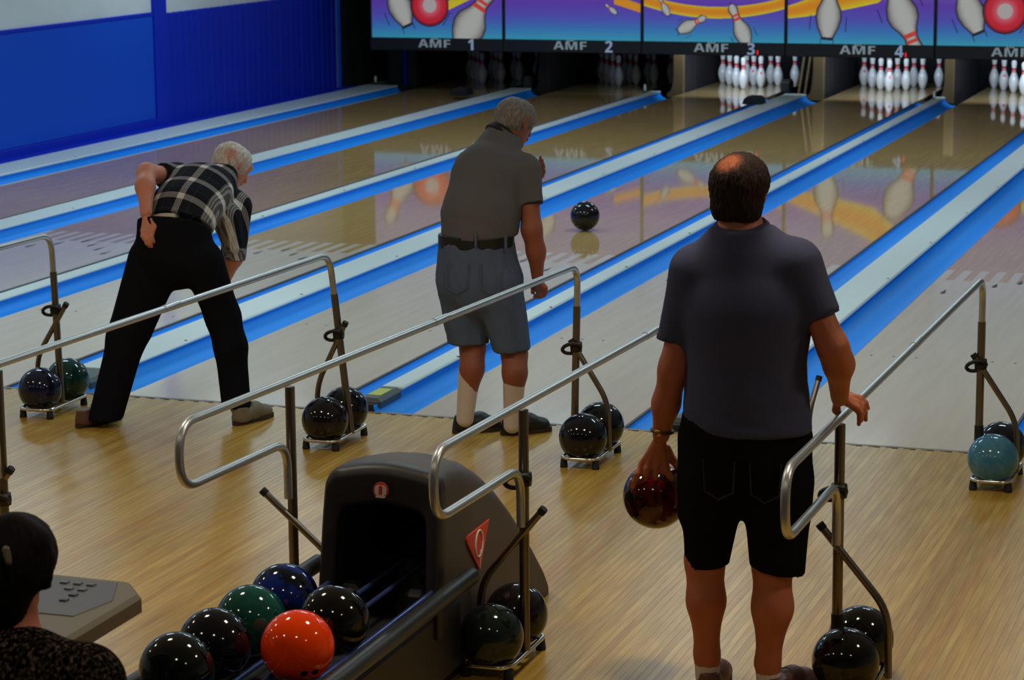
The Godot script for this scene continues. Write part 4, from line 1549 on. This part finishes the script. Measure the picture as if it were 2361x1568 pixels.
	var shirt := obj("polo_shirt", sh, M.polo_dark, t)
	var co := MB.new()
	var cc: Vector3 = V(3.5749, 1.5171, 3.6450)
	co.lathe([Vector2(0.072, -0.006), Vector2(0.098, -0.022), Vector2(0.100, -0.014), Vector2(0.088, 0.012), Vector2(0.078, 0.022), Vector2(0.072, 0.018)], 28, Transform3D(Basis(V(1, 0, 0), 0.22), cc), 0.92)
	obj("collar", co, M.polo_dark, shirt)
	for q in [[hl, dl, 0.050], [hr_, dr, 0.052]]:
		var cf := MB.new()
		var d: Vector3 = q[1]
		var s1 := d.cross(fz).normalized()
		cf.lathe([Vector2(q[2], -0.018), Vector2(q[2] + 0.003, -0.012), Vector2(q[2] + 0.003, 0.002), Vector2(q[2] - 0.003, 0.004)], 22, Transform3D(Basis(s1, d, s1.cross(d)), q[0]))
		obj("sleeve_cuff", cf, M.polo_dark, shirt)
	# shorts
	var st := MB.new()
	var l1: Vector3 = V(3.4684, 0.4266, 3.6500)
	var l2: Vector3 = V(3.7029, 0.4366, 3.6500)
	st.blob([
		[V(3.5890, 0.8884, 3.6500), V(3.5913, 0.7906, 3.6500), 0.200, 0.190, fz, 1.45, [[V(0, 0.95, 0), V(0, 1, 0)]]],
		[V(3.4935, 0.7062, 3.6500), l1 - up * 0.03, 0.102, 0.066, fz, 1.0, [[l1, V(0.12, -1, 0).normalized()]]],
		[V(3.6995, 0.7212, 3.6500), l2 - up * 0.03, 0.110, 0.085, fz, 1.0, [[l2, V(-0.16, -1, 0).normalized()]]],
		[V(3.4232, 0.8424, 3.6500), V(3.4232, 0.6016, 3.6500), 0.045, 0.045],
		[V(3.7572, 0.8648, 3.6500), V(3.7520, 0.6270, 3.6500), 0.050, 0.045],
	], 0.009, 80.0)
	obj("shorts", st, M.shorts_black, t)
	for s in [[-1, 1655.0], [1, 1775.0]]:
		var pk := MB.new()
		var px: float = V(0, 0, 0).x + (3.545 if s[0] < 0 else 3.692)
		pk.tube(PackedVector3Array([V(px - 0.05, 0.81, 3.789), V(px - 0.045, 0.71, 3.791), V(px, 0.685, 3.792), V(px + 0.045, 0.71, 3.791), V(px + 0.05, 0.81, 3.789)]), 0.003, 6)
		obj("pocket_seam", pk, M.belt_black, t)
	# socks, shoes, watch
	sock(t, V(3.4758, 0.1402, 3.6600), V(3.4806, 0.0622, 3.6600), 0.041, 0.040, M.sock_white)
	sock(t, V(3.6765, 0.1252, 3.6600), V(3.6798, 0.0794, 3.6600), 0.040, 0.040, M.sock_white)
	shoe(t, V(3.495, 0, 3.725), V(3.47, 0, 3.435), M.shoe_brown, M.sole_dark, M.lace)
	shoe(t, V(3.695, 0, 3.72), V(3.77, 0, 3.44), M.shoe_brown, M.sole_dark, M.lace)
	var wt := MB.new()
	var wc: Vector3 = V(3.3102, 0.8484, 3.6020)
	var ring := PackedVector3Array()
	for j in 20:
		var g := TAU * j / 20
		ring.append(wc + V(0.0335 * cos(g), -0.004 * cos(g), 0.0335 * sin(g)))
	wt.tube(ring, 0.006, 8, true)
	var wo := obj("watch_strap", wt, M.strap_dark, t)
	var wf := MB.new()
	wf.lathe([Vector2(0, 0.005), Vector2(0.011, 0.004), Vector2(0.013, 0.0), Vector2(0, -0.002)], 16, Transform3D(Basis(V(1, 0, 0), PI / 2), wc + V(-0.004, 0, 0.037)))
	obj("watch_case", wf, M.watch_gold, wo)


# the grey-haired man in the middle, shorts and white socks
func man_shorts() -> void:
	person_mats()
	var t := thing("person", "grey-haired man in a grey polo shirt, blue denim shorts and white socks", "person", V(1.55, 0, 0.32))
	var fz := V(0.25, 0, 0.97)
	var up := Vector3.UP
	var sk := MB.new()
	sk.blob([
		[V(1.5564, 1.3634, 0.1700), V(1.6187, 1.4494, 0.1000), 0.058, 0.055],
		[V(1.5048, 0.9151, 0.3400), V(1.5442, 1.1893, 0.2500), 0.13, 0.145, fz, 1.4],
		[V(1.4194, 1.2507, 0.2000), V(1.6983, 1.2593, 0.2000), 0.05, 0.05],
		[V(1.5442, 1.1893, 0.2500), V(1.5640, 1.3444, 0.1800), 0.12, 0.07, fz, 1.2],
		[V(1.7176, 1.2419, 0.2200), V(1.7538, 0.9761, 0.2700), 0.050, 0.043],
		[V(1.7538, 0.9761, 0.2700), V(1.7676, 0.8721, 0.2500), 0.043, 0.040],
		[V(1.7676, 0.8721, 0.2500), V(1.7632, 0.7447, 0.2200), 0.039, 0.028],
		[V(1.4121, 1.2482, 0.1800), V(1.3463, 1.1385, -0.1200), 0.05, 0.042],
		[V(1.3463, 1.1385, -0.1200), V(1.5308, 1.1490, -0.2600), 0.040, 0.028],
		[V(1.4604, 0.7907, 0.3400), V(1.5677, 0.7955, 0.3400), 0.085, 0.085],
		[V(1.4424, 0.7284, 0.3400), V(1.4673, 0.4132, 0.3000), 0.075, 0.056],
		[V(1.5927, 0.7353, 0.3400), V(1.6742, 0.3936, 0.3000), 0.075, 0.056],
		[V(1.4673, 0.4132, 0.3000), V(1.4763, 0.3174, 0.3400), 0.055, 0.053],
		[V(1.4763, 0.3174, 0.3400), V(1.4375, 0.1045, 0.3300), 0.052, 0.036],
		[V(1.6742, 0.3936, 0.3000), V(1.6893, 0.3091, 0.3400), 0.055, 0.053],
		[V(1.6893, 0.3091, 0.3400), V(1.6754, 0.0822, 0.3300), 0.052, 0.036],
	], 0.012, 70.0)
	var c: Vector3 = V(1.6197, 1.4647, 0.0900)
	var hb := []
	head(hb, c, V(0.45, -0.55, -1), V(0.14, 1, -0.25), 0.98)
	hb.append([V(1.5827, 1.3976, 0.1400), V(1.6143, 1.4391, 0.1000), 0.057, 0.056])
	sk.blob(hb, 0.0045, 130.0)
	var h1 := []
	hand(h1, V(1.7632, 0.7447, 0.2200), [V(1.7482, 0.6784, 0.1700), V(1.7678, 0.6826, 0.1900), V(1.7856, 0.6879, 0.2050), V(1.8013, 0.6972, 0.2200)], [V(1.7174, 0.6373, 0.1300), V(1.7327, 0.6372, 0.1500), V(1.7523, 0.6414, 0.1700), V(1.7697, 0.6497, 0.1900)], V(0.01, -0.006, 0.0), [V(1.7456, 0.7161, 0.2000), V(1.7268, 0.6857, 0.1700), V(1.7123, 0.6595, 0.1400)], 1.0)
	sk.blob(h1, 0.0035, 260.0)
	var h2 := []
	hand(h2, V(1.5308, 1.1490, -0.2600), [V(1.5930, 1.1803, -0.2800), V(1.6007, 1.1669, -0.2700), V(1.6083, 1.1514, -0.2600), V(1.6138, 1.1380, -0.2500)], [V(1.6189, 1.2518, -0.2700), V(1.6343, 1.2418, -0.2500), V(1.6441, 1.2222, -0.2400), V(1.6528, 1.1996, -0.2200)], V(0.006, 0.0, -0.008), [V(1.5665, 1.1693, -0.2400), V(1.5911, 1.2061, -0.2200), V(1.6167, 1.2374, -0.2100)], 1.0)
	sk.blob(h2, 0.0035, 260.0)
	obj("body", sk, M.skin_dark, t)
	var hr := MB.new()
	var fl := V(0.40, -0.45, -0.80).normalized()
	var hu := V(0.14, 1, -0.25).normalized()
	hr.blob([
		[c - fl * 0.026 + hu * 0.012, c + fl * 0.012 + hu * 0.02, 0.086, 0.083, V(1, 0, 0), 1.0, [[c + fl * 0.055, fl], [c - hu * 0.055, -hu]]],
		[c - fl * 0.055 - hu * 0.04, c - fl * 0.05 - hu * 0.055, 0.05, 0.04],
	], 0.0045, 120.0)
	comb(hr, rgb8(134, 128, 126), rgb8(150, 100, 80), c, hu, c + V(0, 0.1, 0.02), 0.012)
	obj("hair", hr, M.hair_grey, t)
	# polo shirt
	var sh := MB.new()
	var hem := [[V(1.5093, 0.9397, 0.3400), V(0.1, -1, 0).normalized()]]
	var hm: Vector3 = V(1.7479, 1.0948, 0.2500)
	var dm: Vector3 = (hm - V(1.7261, 1.2321, 0.2200)).normalized()
	var hx: Vector3 = V(1.3651, 1.1824, -0.0200)
	var dx: Vector3 = (hx - V(1.4121, 1.2482, 0.1800)).normalized()
	sh.blob([
		[V(1.5148, 0.8857, 0.3450), V(1.5239, 1.0363, 0.3300), 0.172, 0.182, fz, 1.35, hem],
		[V(1.5239, 1.0363, 0.3300), V(1.5436, 1.2006, 0.2600), 0.172, 0.178, fz, 1.35, hem],
		[V(1.5436, 1.2006, 0.2600), V(1.5621, 1.3160, 0.2000), 0.165, 0.105, fz, 1.3],
		[V(1.4340, 1.2666, 0.2100), V(1.6974, 1.2604, 0.2100), 0.062, 0.062],
		[V(1.5426, 1.3539, 0.1800), V(1.5966, 1.3624, 0.1500), 0.062, 0.060],
		[V(1.5531, 1.3339, 0.1800), V(1.5755, 1.3984, 0.1500), 0.084, 0.080, fz, 1.0, [[V(1.5755, 1.3984, 0.1500), (V(1.6144, 1.4493, 0.1000) - V(1.5606, 1.3635, 0.1700)).normalized()]]],
		[V(1.7134, 1.2418, 0.2200), hm + dm * 0.05, 0.068, 0.054, fz, 1.0, [[hm, dm]]],
		[V(1.4157, 1.2495, 0.1900), hx + dx * 0.05, 0.064, 0.054, fz, 1.0, [[hx, dx]]],
	], 0.009, 75.0)
	var fn := FastNoiseLite.new()
	fn.seed = 9
	fn.frequency = 5.0
	for i in sh.v.size():
		var p := sh.v[i]
		sh.v[i] += sh.n[i] * 0.007 * fn.get_noise_3d(p.x, p.y * 1.5, p.z) * clampf((1.3 - p.y) / 0.2, 0.0, 1.0)
	sh.n.fill(Vector3.ZERO)
	sh.settle(0, 0, false)
	var shirt := obj("polo_shirt", sh, M.polo_grey, t)
	var cf := MB.new()
	var s1 := dm.cross(fz).normalized()
	cf.lathe([Vector2(0.050, -0.026), Vector2(0.0535, -0.022), Vector2(0.0535, 0.002), Vector2(0.047, 0.004)], 22, Transform3D(Basis(s1, dm, s1.cross(dm)), hm))
	obj("sleeve_cuff", cf, M.polo_trim, shirt)
	var co := MB.new()
	var cd: Vector3 = (V(1.6144, 1.4493, 0.1000) - V(1.5606, 1.3635, 0.1700)).normalized()
	var cs := cd.cross(fz).normalized()
	co.lathe([Vector2(0.066, -0.012), Vector2(0.084, -0.020), Vector2(0.087, -0.010), Vector2(0.078, 0.012), Vector2(0.070, 0.022), Vector2(0.066, 0.016)], 28, Transform3D(Basis(cs, cd, cs.cross(cd)), V(1.5712, 1.3983, 0.1500)))
	obj("collar", co, M.polo_trim, shirt)
	# belt and shorts
	var st := MB.new()
	var l1: Vector3 = V(1.4495, 0.4349, 0.3100)
	var l2: Vector3 = V(1.6734, 0.4098, 0.3100)
	st.blob([
		[V(1.5048, 0.9151, 0.3400), V(1.5158, 0.7523, 0.3400), 0.178, 0.198, fz, 1.35, [[V(1.5049, 0.9232, 0.3400), V(0, 1, 0)]]],
		[V(1.4316, 0.7280, 0.3400), l1 - up * 0.03, 0.105, 0.100, fz, 1.0, [[l1, V(0.0, -1, 0).normalized()]]],
		[V(1.6141, 0.7363, 0.3400), l2 - up * 0.03, 0.108, 0.088, fz, 1.0, [[l2, V(0.05, -1, 0).normalized()]]],
	], 0.009, 80.0)
	fn.frequency = 3.0
	for i in st.v.size():
		var p := st.v[i]
		st.v[i] += st.n[i] * 0.015 * fn.get_noise_3d(p.x * 2.2 + p.y * 0.6, p.y * 0.7, p.z * 2.0)
	st.n.fill(Vector3.ZERO)
	st.settle(0, 0, false)
	obj("denim_shorts", st, M.denim, t)
	var bt := MB.new()
	bt.blob([[V(1.5044, 0.8845, 0.3400), V(1.5051, 0.9456, 0.3400), 0.178, 0.178, fz, 1.35, [[V(1.5053, 0.9578, 0.3400), V(0, 1, 0)], [V(1.5046, 0.8967, 0.3400), V(0, -1, 0)]]]], 0.007, 120.0)
	var bo := obj("belt", bt, M.belt_black, t)
	for p in [V(1.3753, 0.9369, 0.4300), V(1.4610, 0.9453, 0.4650), V(1.5516, 0.9463, 0.4750), V(1.6794, 0.9343, 0.4250)]:
		obj("belt_loop", boxed(p, V(0.012, 0.062, 0.012), 0.003), M.denim, bo)
	for s in [V(1.4632, 0.7750, 0.5000), V(1.6290, 0.7809, 0.4900)]:
		var pk := MB.new()
		pk.tube(PackedVector3Array([s + V(-0.055, 0.06, -0.012), s + V(-0.05, -0.05, -0.004), s + V(0, -0.075, 0), s + V(0.05, -0.05, -0.008), s + V(0.055, 0.06, -0.02)]), 0.0028, 6)
		obj("pocket_seam", pk, M.denim, t)
	sock(t, V(1.4654, 0.3126, 0.3400), V(1.4349, 0.0708, 0.3300), 0.055, 0.041, M.sock_white)
	sock(t, V(1.6870, 0.2883, 0.3400), V(1.6709, 0.0569, 0.3300), 0.055, 0.041, M.sock_white)
	shoe(t, V(1.375, 0, 0.345), V(1.575, 0, 0.19), M.shoe_black, M.sole_dark, M.polo_grey)
	shoe(t, V(1.605, 0, 0.31), V(1.80, 0, 0.14), M.shoe_black, M.sole_dark, M.polo_grey)


# the white-haired man at the left, stooping, one arm behind his back
func man_plaid() -> void:
	person_mats()
	var t := thing("person", "white-haired man stooping in a black and white plaid shirt and dark trousers", "person", V(0.0, 0, 0.5))
	var up := Vector3.UP
	var P: Vector3 = V(0.0185, 0.8747, 0.4800)
	var N: Vector3 = V(0.0424, 1.1300, 0.0200)
	var sp := (N - P).normalized()
	var fz := V(0.0, 0.55, 0.83).normalized()
	var across := (sp.cross(fz)).normalized()
	var bk := across.cross(sp).normalized()
	var sk := MB.new()
	sk.blob([
		[V(0.0424, 1.1300, 0.0200), V(0.0745, 1.1800, -0.0600), 0.058, 0.055],
		[P, V(0.0078, 1.0612, 0.2200), 0.13, 0.14, bk, 1.35],
		[V(0.0078, 1.0612, 0.2200), V(0.0376, 1.1174, 0.0600), 0.14, 0.08, bk, 1.2],
		[V(-0.1447, 1.1401, 0.1200), V(0.1492, 1.0112, 0.0400), 0.05, 0.05],
		[V(-0.1466, 1.1456, 0.1300), V(-0.1786, 1.1927, 0.3600), 0.048, 0.042],
		[V(-0.1786, 1.1927, 0.3600), V(-0.1362, 1.1387, 0.4600), 0.042, 0.043],
		[V(-0.1362, 1.1387, 0.4600), V(-0.0847, 1.0238, 0.5600), 0.042, 0.029],
		[V(0.1580, 0.9900, 0.0400), V(0.1316, 0.7499, 0.0600), 0.048, 0.042],
		[V(0.1316, 0.7499, 0.0600), V(0.0612, 0.6176, 0.0400), 0.040, 0.030],
		[V(-0.0521, 0.7861, 0.4700), V(0.0750, 0.7916, 0.4700), 0.085, 0.085],
		[V(-0.1201, 0.7439, 0.4900), V(-0.2239, 0.3899, 0.5600), 0.072, 0.056],
		[V(-0.2239, 0.3899, 0.5600), V(-0.2705, 0.0736, 0.7000), 0.058, 0.038],
		[V(0.1654, 0.7535, 0.4700), V(0.2235, 0.4879, 0.3800), 0.070, 0.056],
		[V(0.2235, 0.4879, 0.3800), V(0.3031, 0.0749, 0.4300), 0.056, 0.038],
	], 0.012, 70.0)
	var c: Vector3 = V(0.0749, 1.1929, -0.0800)
	var hb := []
	var ff := V(0.45, -0.75, -0.75).normalized()
	var hu := V(0.22, 0.75, -0.62).normalized()
	head(hb, c, ff, hu, 0.95)
	sk.blob(hb, 0.0045, 130.0)
	var h1 := []
	hand(h1, V(-0.0847, 1.0238, 0.5600), [V(-0.0833, 0.9460, 0.6000), V(-0.0626, 0.9413, 0.6050), V(-0.0419, 0.9421, 0.6050), V(-0.0281, 0.9502, 0.6000)], [V(-0.0623, 0.8969, 0.6000), V(-0.0489, 0.8739, 0.6100), V(-0.0329, 0.8725, 0.6100), V(-0.0206, 0.8958, 0.6100)], V(-0.004, 0.0, 0.016), [V(-0.0384, 0.9997, 0.5850), V(-0.0182, 0.9693, 0.6000), V(-0.0298, 0.9460, 0.6150)], 1.02)
	sk.blob(h1, 0.0035, 260.0)
	var h2 := []
	hand(h2, V(0.0612, 0.6176, 0.0400), [V(0.0231, 0.5469, 0.0200), V(0.0300, 0.5396, 0.0000), V(0.0347, 0.5366, -0.0200), V(0.0372, 0.5378, -0.0400)], [V(-0.0007, 0.4766, 0.0000), V(0.0012, 0.4628, -0.0300), V(0.0059, 0.4596, -0.0500), V(0.0086, 0.4652, -0.0700)], V(0.006, 0, 0.006), [V(0.0270, 0.5909, 0.0200), V(-0.0078, 0.5521, -0.0200), V(-0.0282, 0.5154, -0.0500)], 1.0)
	sk.blob(h2, 0.0035, 260.0)
	obj("body", sk, M.skin_light, t)
	var hr := MB.new()
	hr.blob([
		[c - ff * 0.03 + hu * 0.010, c + ff * 0.012 + hu * 0.018, 0.085, 0.082, across, 1.0, [[c + ff * 0.045, ff]]],
		[c - ff * 0.055 - hu * 0.03, c - ff * 0.05 - hu * 0.06, 0.048, 0.04],
	], 0.0045, 120.0)
	comb(hr, rgb8(222, 212, 204), rgb8(214, 150, 136), c, hu, c + V(0.022, 0.052, 0.072), 0.036)
	obj("hair", hr, M.hair_white, t)
	# plaid shirt, its pattern laid along the spine and across the back
	var sh := MB.new()
	var hc: Vector3 = V(0.0355, 0.9815, 0.4600)
	var hem := [[hc, (-sp * 0.8 - up * 0.5).normalized()]]
	var el: Vector3 = V(-0.1559, 1.1721, 0.2500)
	var dl: Vector3 = (V(-0.1786, 1.1927, 0.3600) - V(-0.1466, 1.1456, 0.1300)).normalized()
	var er: Vector3 = V(0.1265, 0.7367, 0.0600)
	var dr: Vector3 = (er - V(0.1580, 0.9900, 0.0400)).normalized()
	var uvf := func(p: Vector3) -> Vector2:
		var q := p - P
		return Vector2(q.dot(across) / 0.132 + 0.12, q.dot(sp) / 0.132 + 0.3)
	sh.blob([
		[V(0.0289, 0.9156, 0.4700), V(0.0144, 1.0238, 0.3400), 0.165, 0.172, bk, 1.3, hem],
		[V(0.0144, 1.0238, 0.3400), V(0.0127, 1.0802, 0.2000), 0.170, 0.172, bk, 1.3, hem],
		[V(0.0127, 1.0802, 0.2000), V(0.0398, 1.1163, 0.0500), 0.165, 0.10, bk, 1.25],
		[V(-0.1180, 1.1434, 0.1400), V(0.1352, 1.0120, 0.0500), 0.066, 0.066],
		[V(0.0259, 1.1213, 0.0600), V(0.0639, 1.1434, 0.0000), 0.070, 0.060],
		[V(-0.1321, 1.1472, 0.1400), el + dl * 0.05, 0.066, 0.056, bk, 1.0, [[el, dl]]],
		[V(0.1534, 0.9955, 0.0500), er + dr * 0.05, 0.070, 0.060, bk, 1.0, [[er, dr]]],
		[V(0.1389, 0.9622, 0.1600), V(0.1507, 0.8285, 0.1200), 0.075, 0.050, bk, 1.0],
	], 0.009, 75.0, [], uvf)
	obj("plaid_shirt", sh, M.plaid, t)
	var us := MB.new()   # pale shirt tail showing under the hem
	us.blob([[V(0.0232, 0.8749, 0.4800), V(0.0236, 0.9872, 0.3800), 0.157, 0.160, bk, 1.3, [[V(0.0305, 0.9394, 0.4900), (-sp * 0.75 - up * 0.6).normalized()], [V(0.0579, 1.0413, 0.3000), (across * -1.0 if across.x < 0 else across)]]]], 0.008, 90.0)
	obj("shirt_tail", us, M.undershirt, t)
	# trousers
	var tr := MB.new()
	var c1: Vector3 = V(-0.2815, 0.0345, 0.7000)
	var c2: Vector3 = V(0.2986, 0.0789, 0.4300)
	tr.blob([
		[V(0.0116, 0.9464, 0.4700), V(0.0146, 0.8416, 0.4700), 0.182, 0.196, V(0, 0, 1), 1.3, [[V(0.0169, 0.9654, 0.4700), V(0, 0.9, -0.4).normalized()]]],
		[V(-0.1167, 0.7848, 0.4800), V(-0.2236, 0.4094, 0.5500), 0.105, 0.092],
		[V(-0.0564, 0.7241, 0.4800), V(-0.1670, 0.4514, 0.5300), 0.080, 0.070],
		[V(-0.2189, 0.4097, 0.5500), c1 - up * 0.03, 0.090, 0.080, up, 1.0, [[c1, V(0, -1, 0)]]],
		[V(0.1669, 0.7865, 0.4800), V(0.2247, 0.5127, 0.4000), 0.102, 0.082],
		[V(0.2247, 0.5127, 0.4000), V(0.2613, 0.3657, 0.4000), 0.082, 0.078],
		[V(0.2613, 0.3657, 0.4000), c2 - up * 0.03, 0.076, 0.070, up, 1.0, [[c2, V(0, -1, 0)]]],
	], 0.010, 80.0)
	obj("trousers", tr, M.trouser_black, t)
	shoe(t, V(-0.385, 0, 0.775), V(-0.30, 0, 0.505), M.shoe_brown, M.sole_dark, M.lace)
	shoe(t, V(0.315, 0, 0.50), V(0.385, 0, 0.23), M.shoe_beige, M.sole_dark, M.lace)


# the seated woman cut by the lower left corner
func woman() -> void:
	person_mats()
	var t := thing("person", "dark-haired woman in a speckled dark jacket, seated with her back turned", "person", V(2.62, 0, 6.35))
	var c: Vector3 = V(2.5869, 1.1013, 6.3904)
	var f := V(-0.18, -0.12, -1).normalized()
	var sk := MB.new()
	var nb := c + V(0.01, -0.16, 0.03)
	sk.blob([
		[nb + V(0, -0.02, 0), c + V(0, -0.06, 0.01), 0.056, 0.052],
		[nb + V(0, -0.42, 0.02), nb + V(0, -0.12, 0.02), 0.14, 0.15, V(0, 0, 1), 1.45],
		[nb + V(-0.15, -0.08, 0.02), nb + V(0.15, -0.08, 0.02), 0.05, 0.05],
		[nb + V(-0.17, -0.09, 0.02), nb + V(-0.20, -0.36, 0.0), 0.045, 0.04],
		[nb + V(0.17, -0.09, 0.02), nb + V(0.20, -0.36, 0.0), 0.045, 0.04],
		[nb + V(-0.20, -0.36, 0.0), nb + V(-0.12, -0.40, -0.22), 0.038, 0.028],
		[nb + V(0.20, -0.36, 0.0), nb + V(0.10, -0.40, -0.22), 0.038, 0.028],
		[V(2.53, 0.52, 6.38), V(2.71, 0.52, 6.38), 0.11, 0.11],
		[V(2.53, 0.50, 6.36), V(2.51, 0.50, 5.96), 0.082, 0.06],
		[V(2.71, 0.50, 6.36), V(2.73, 0.50, 5.96), 0.082, 0.06],
		[V(2.51, 0.50, 5.96), V(2.51, 0.09, 5.98), 0.056, 0.038],
		[V(2.73, 0.50, 5.96), V(2.73, 0.09, 5.98), 0.056, 0.038],
	], 0.013, 70.0)
	var hb := []
	head(hb, c, f, V(0, 1, 0), 0.98)
	sk.blob(hb, 0.005, 130.0)
	for s in [-1, 1]:
		var w: Vector3 = nb + V(-0.12, -0.40, -0.22) if s < 0 else nb + V(0.10, -0.40, -0.22)
		var hh := []
		var kn := []
		var tp := []
		for i in 4:
			kn.append(w + V((i - 1.5) * 0.019, -0.012, -0.085))
			tp.append(w + V((i - 1.5) * 0.021, -0.045, -0.165 + 0.008 * absf(i - 1.2)))
		hand(hh, w, kn, tp, V(0, 0.012, 0), [w + V(-0.02 * s, -0.004, -0.03), w + V(-0.05 * s, -0.012, -0.06), w + V(-0.06 * s, -0.02, -0.1)], 0.92)
		sk.blob(hh, 0.004, 240.0)
	obj("body", sk, M.skin_tan, t)
	var hr := MB.new()
	hr.blob([
		[c + V(0, 0.016, 0.03), c + V(-0.004, 0.02, -0.02), 0.096, 0.092, V(1, 0, 0), 1.0, [[c + f * 0.05, f]]],
		[c + V(0.0, -0.02, 0.065), c + V(0.0, -0.085, 0.055), 0.062, 0.05],
		[c + V(-0.055, 0.0, 0.07), c + V(-0.03, 0.04, 0.085), 0.045, 0.040],
		[c + V(0.085, 0.02, 0.0), c + V(0.088, -0.04, 0.01), 0.014, 0.008],
		[c + V(-0.01, -0.06, 0.055), c + V(-0.03, -0.125, 0.05), 0.066, 0.052],
		[c + V(0.02, 0.085, 0.03), c + V(0.06, 0.06, 0.02), 0.04, 0.04],
	], 0.006, 110.0)
	comb(hr, rgb8(24, 20, 20), rgb8(24, 20, 20), c, V(0, 1, 0), c, 0.01, 0.002)
	var ho := obj("hair", hr, M.hair_black, t)
	mat("clip_horn", rgb8(122, 110, 90), 0.3)
	var cl := MB.new()
	cl.blob([[V(2.6451, 1.1719, 6.5177), V(2.6518, 1.1460, 6.5206), 0.010, 0.008, V(0, 0, 1), 1.6]], 0.004, 150.0)
	obj("hair_clip", cl, M.clip_horn, ho)
	var jk := MB.new()
	jk.blob([
		[nb + V(0, -0.50, 0.03), nb + V(0, -0.16, 0.03), 0.185, 0.19, V(0, 0, 1), 1.4, [[V(0, 0.46, 0), V(0, -1, 0)]]],
		[nb + V(-0.19, -0.07, 0.03), nb + V(0.19, -0.07, 0.03), 0.080, 0.080],
		[nb + V(-0.07, -0.035, 0.035), nb + V(0.07, -0.035, 0.035), 0.062, 0.062],
		[nb + V(-0.20, -0.09, 0.02), nb + V(-0.22, -0.36, 0.0), 0.074, 0.058],
		[nb + V(0.20, -0.09, 0.02), nb + V(0.22, -0.36, 0.0), 0.074, 0.058],
		[nb + V(-0.215, -0.36, 0.0), nb + V(-0.125, -0.40, -0.19), 0.055, 0.045],
		[nb + V(0.215, -0.36, 0.0), nb + V(0.105, -0.40, -0.19), 0.055, 0.045],
	], 0.010, 75.0)
	obj("jacket", jk, M.tweed, t)
	var sk2 := MB.new()
	sk2.blob([
		[V(2.53, 0.52, 6.38), V(2.71, 0.52, 6.38), 0.125, 0.125, Vector3.UP, 1.0, [[V(0, 0.462, 0), V(0, -1, 0)]]],
		[V(2.53, 0.50, 6.36), V(2.51, 0.50, 5.96), 0.095, 0.075, Vector3.UP, 1.0, [[V(0, 0.43, 0), V(0, -1, 0)]]],
		[V(2.71, 0.50, 6.36), V(2.73, 0.50, 5.96), 0.095, 0.075, Vector3.UP, 1.0, [[V(0, 0.43, 0), V(0, -1, 0)]]],
		[V(2.51, 0.50, 5.96), V(2.51, 0.12, 5.98), 0.075, 0.06, Vector3.UP, 1.0, [[V(0, 0.06, 0), V(0, -1, 0)]]],
		[V(2.73, 0.50, 5.96), V(2.73, 0.12, 5.98), 0.075, 0.06, Vector3.UP, 1.0, [[V(0, 0.06, 0), V(0, -1, 0)]]],
	], 0.012, 75.0)
	obj("trousers", sk2, M.trouser_black, t)
	shoe(t, V(2.51, 0, 6.04), V(2.50, 0, 5.80), M.shoe_black, M.sole_dark, M.lace)
	shoe(t, V(2.73, 0, 6.04), V(2.74, 0, 5.80), M.shoe_black, M.sole_dark, M.lace)
	var st := thing("stool", "plain dark stool under the seated woman", "stool", V(2.62, 0, 6.38))
	obj("seat", boxed(V(2.62, 0.385, 6.38), V(0.44, 0.05, 0.40), 0.015), M.pad_black, st)
	for s in [[-1, -1], [1, -1], [-1, 1], [1, 1]]:
		obj("leg", boxed(V(2.62 + 0.18 * s[0], 0.18, 6.38 + 0.16 * s[1]), V(0.035, 0.36, 0.035), 0.004), M.rubber, st)
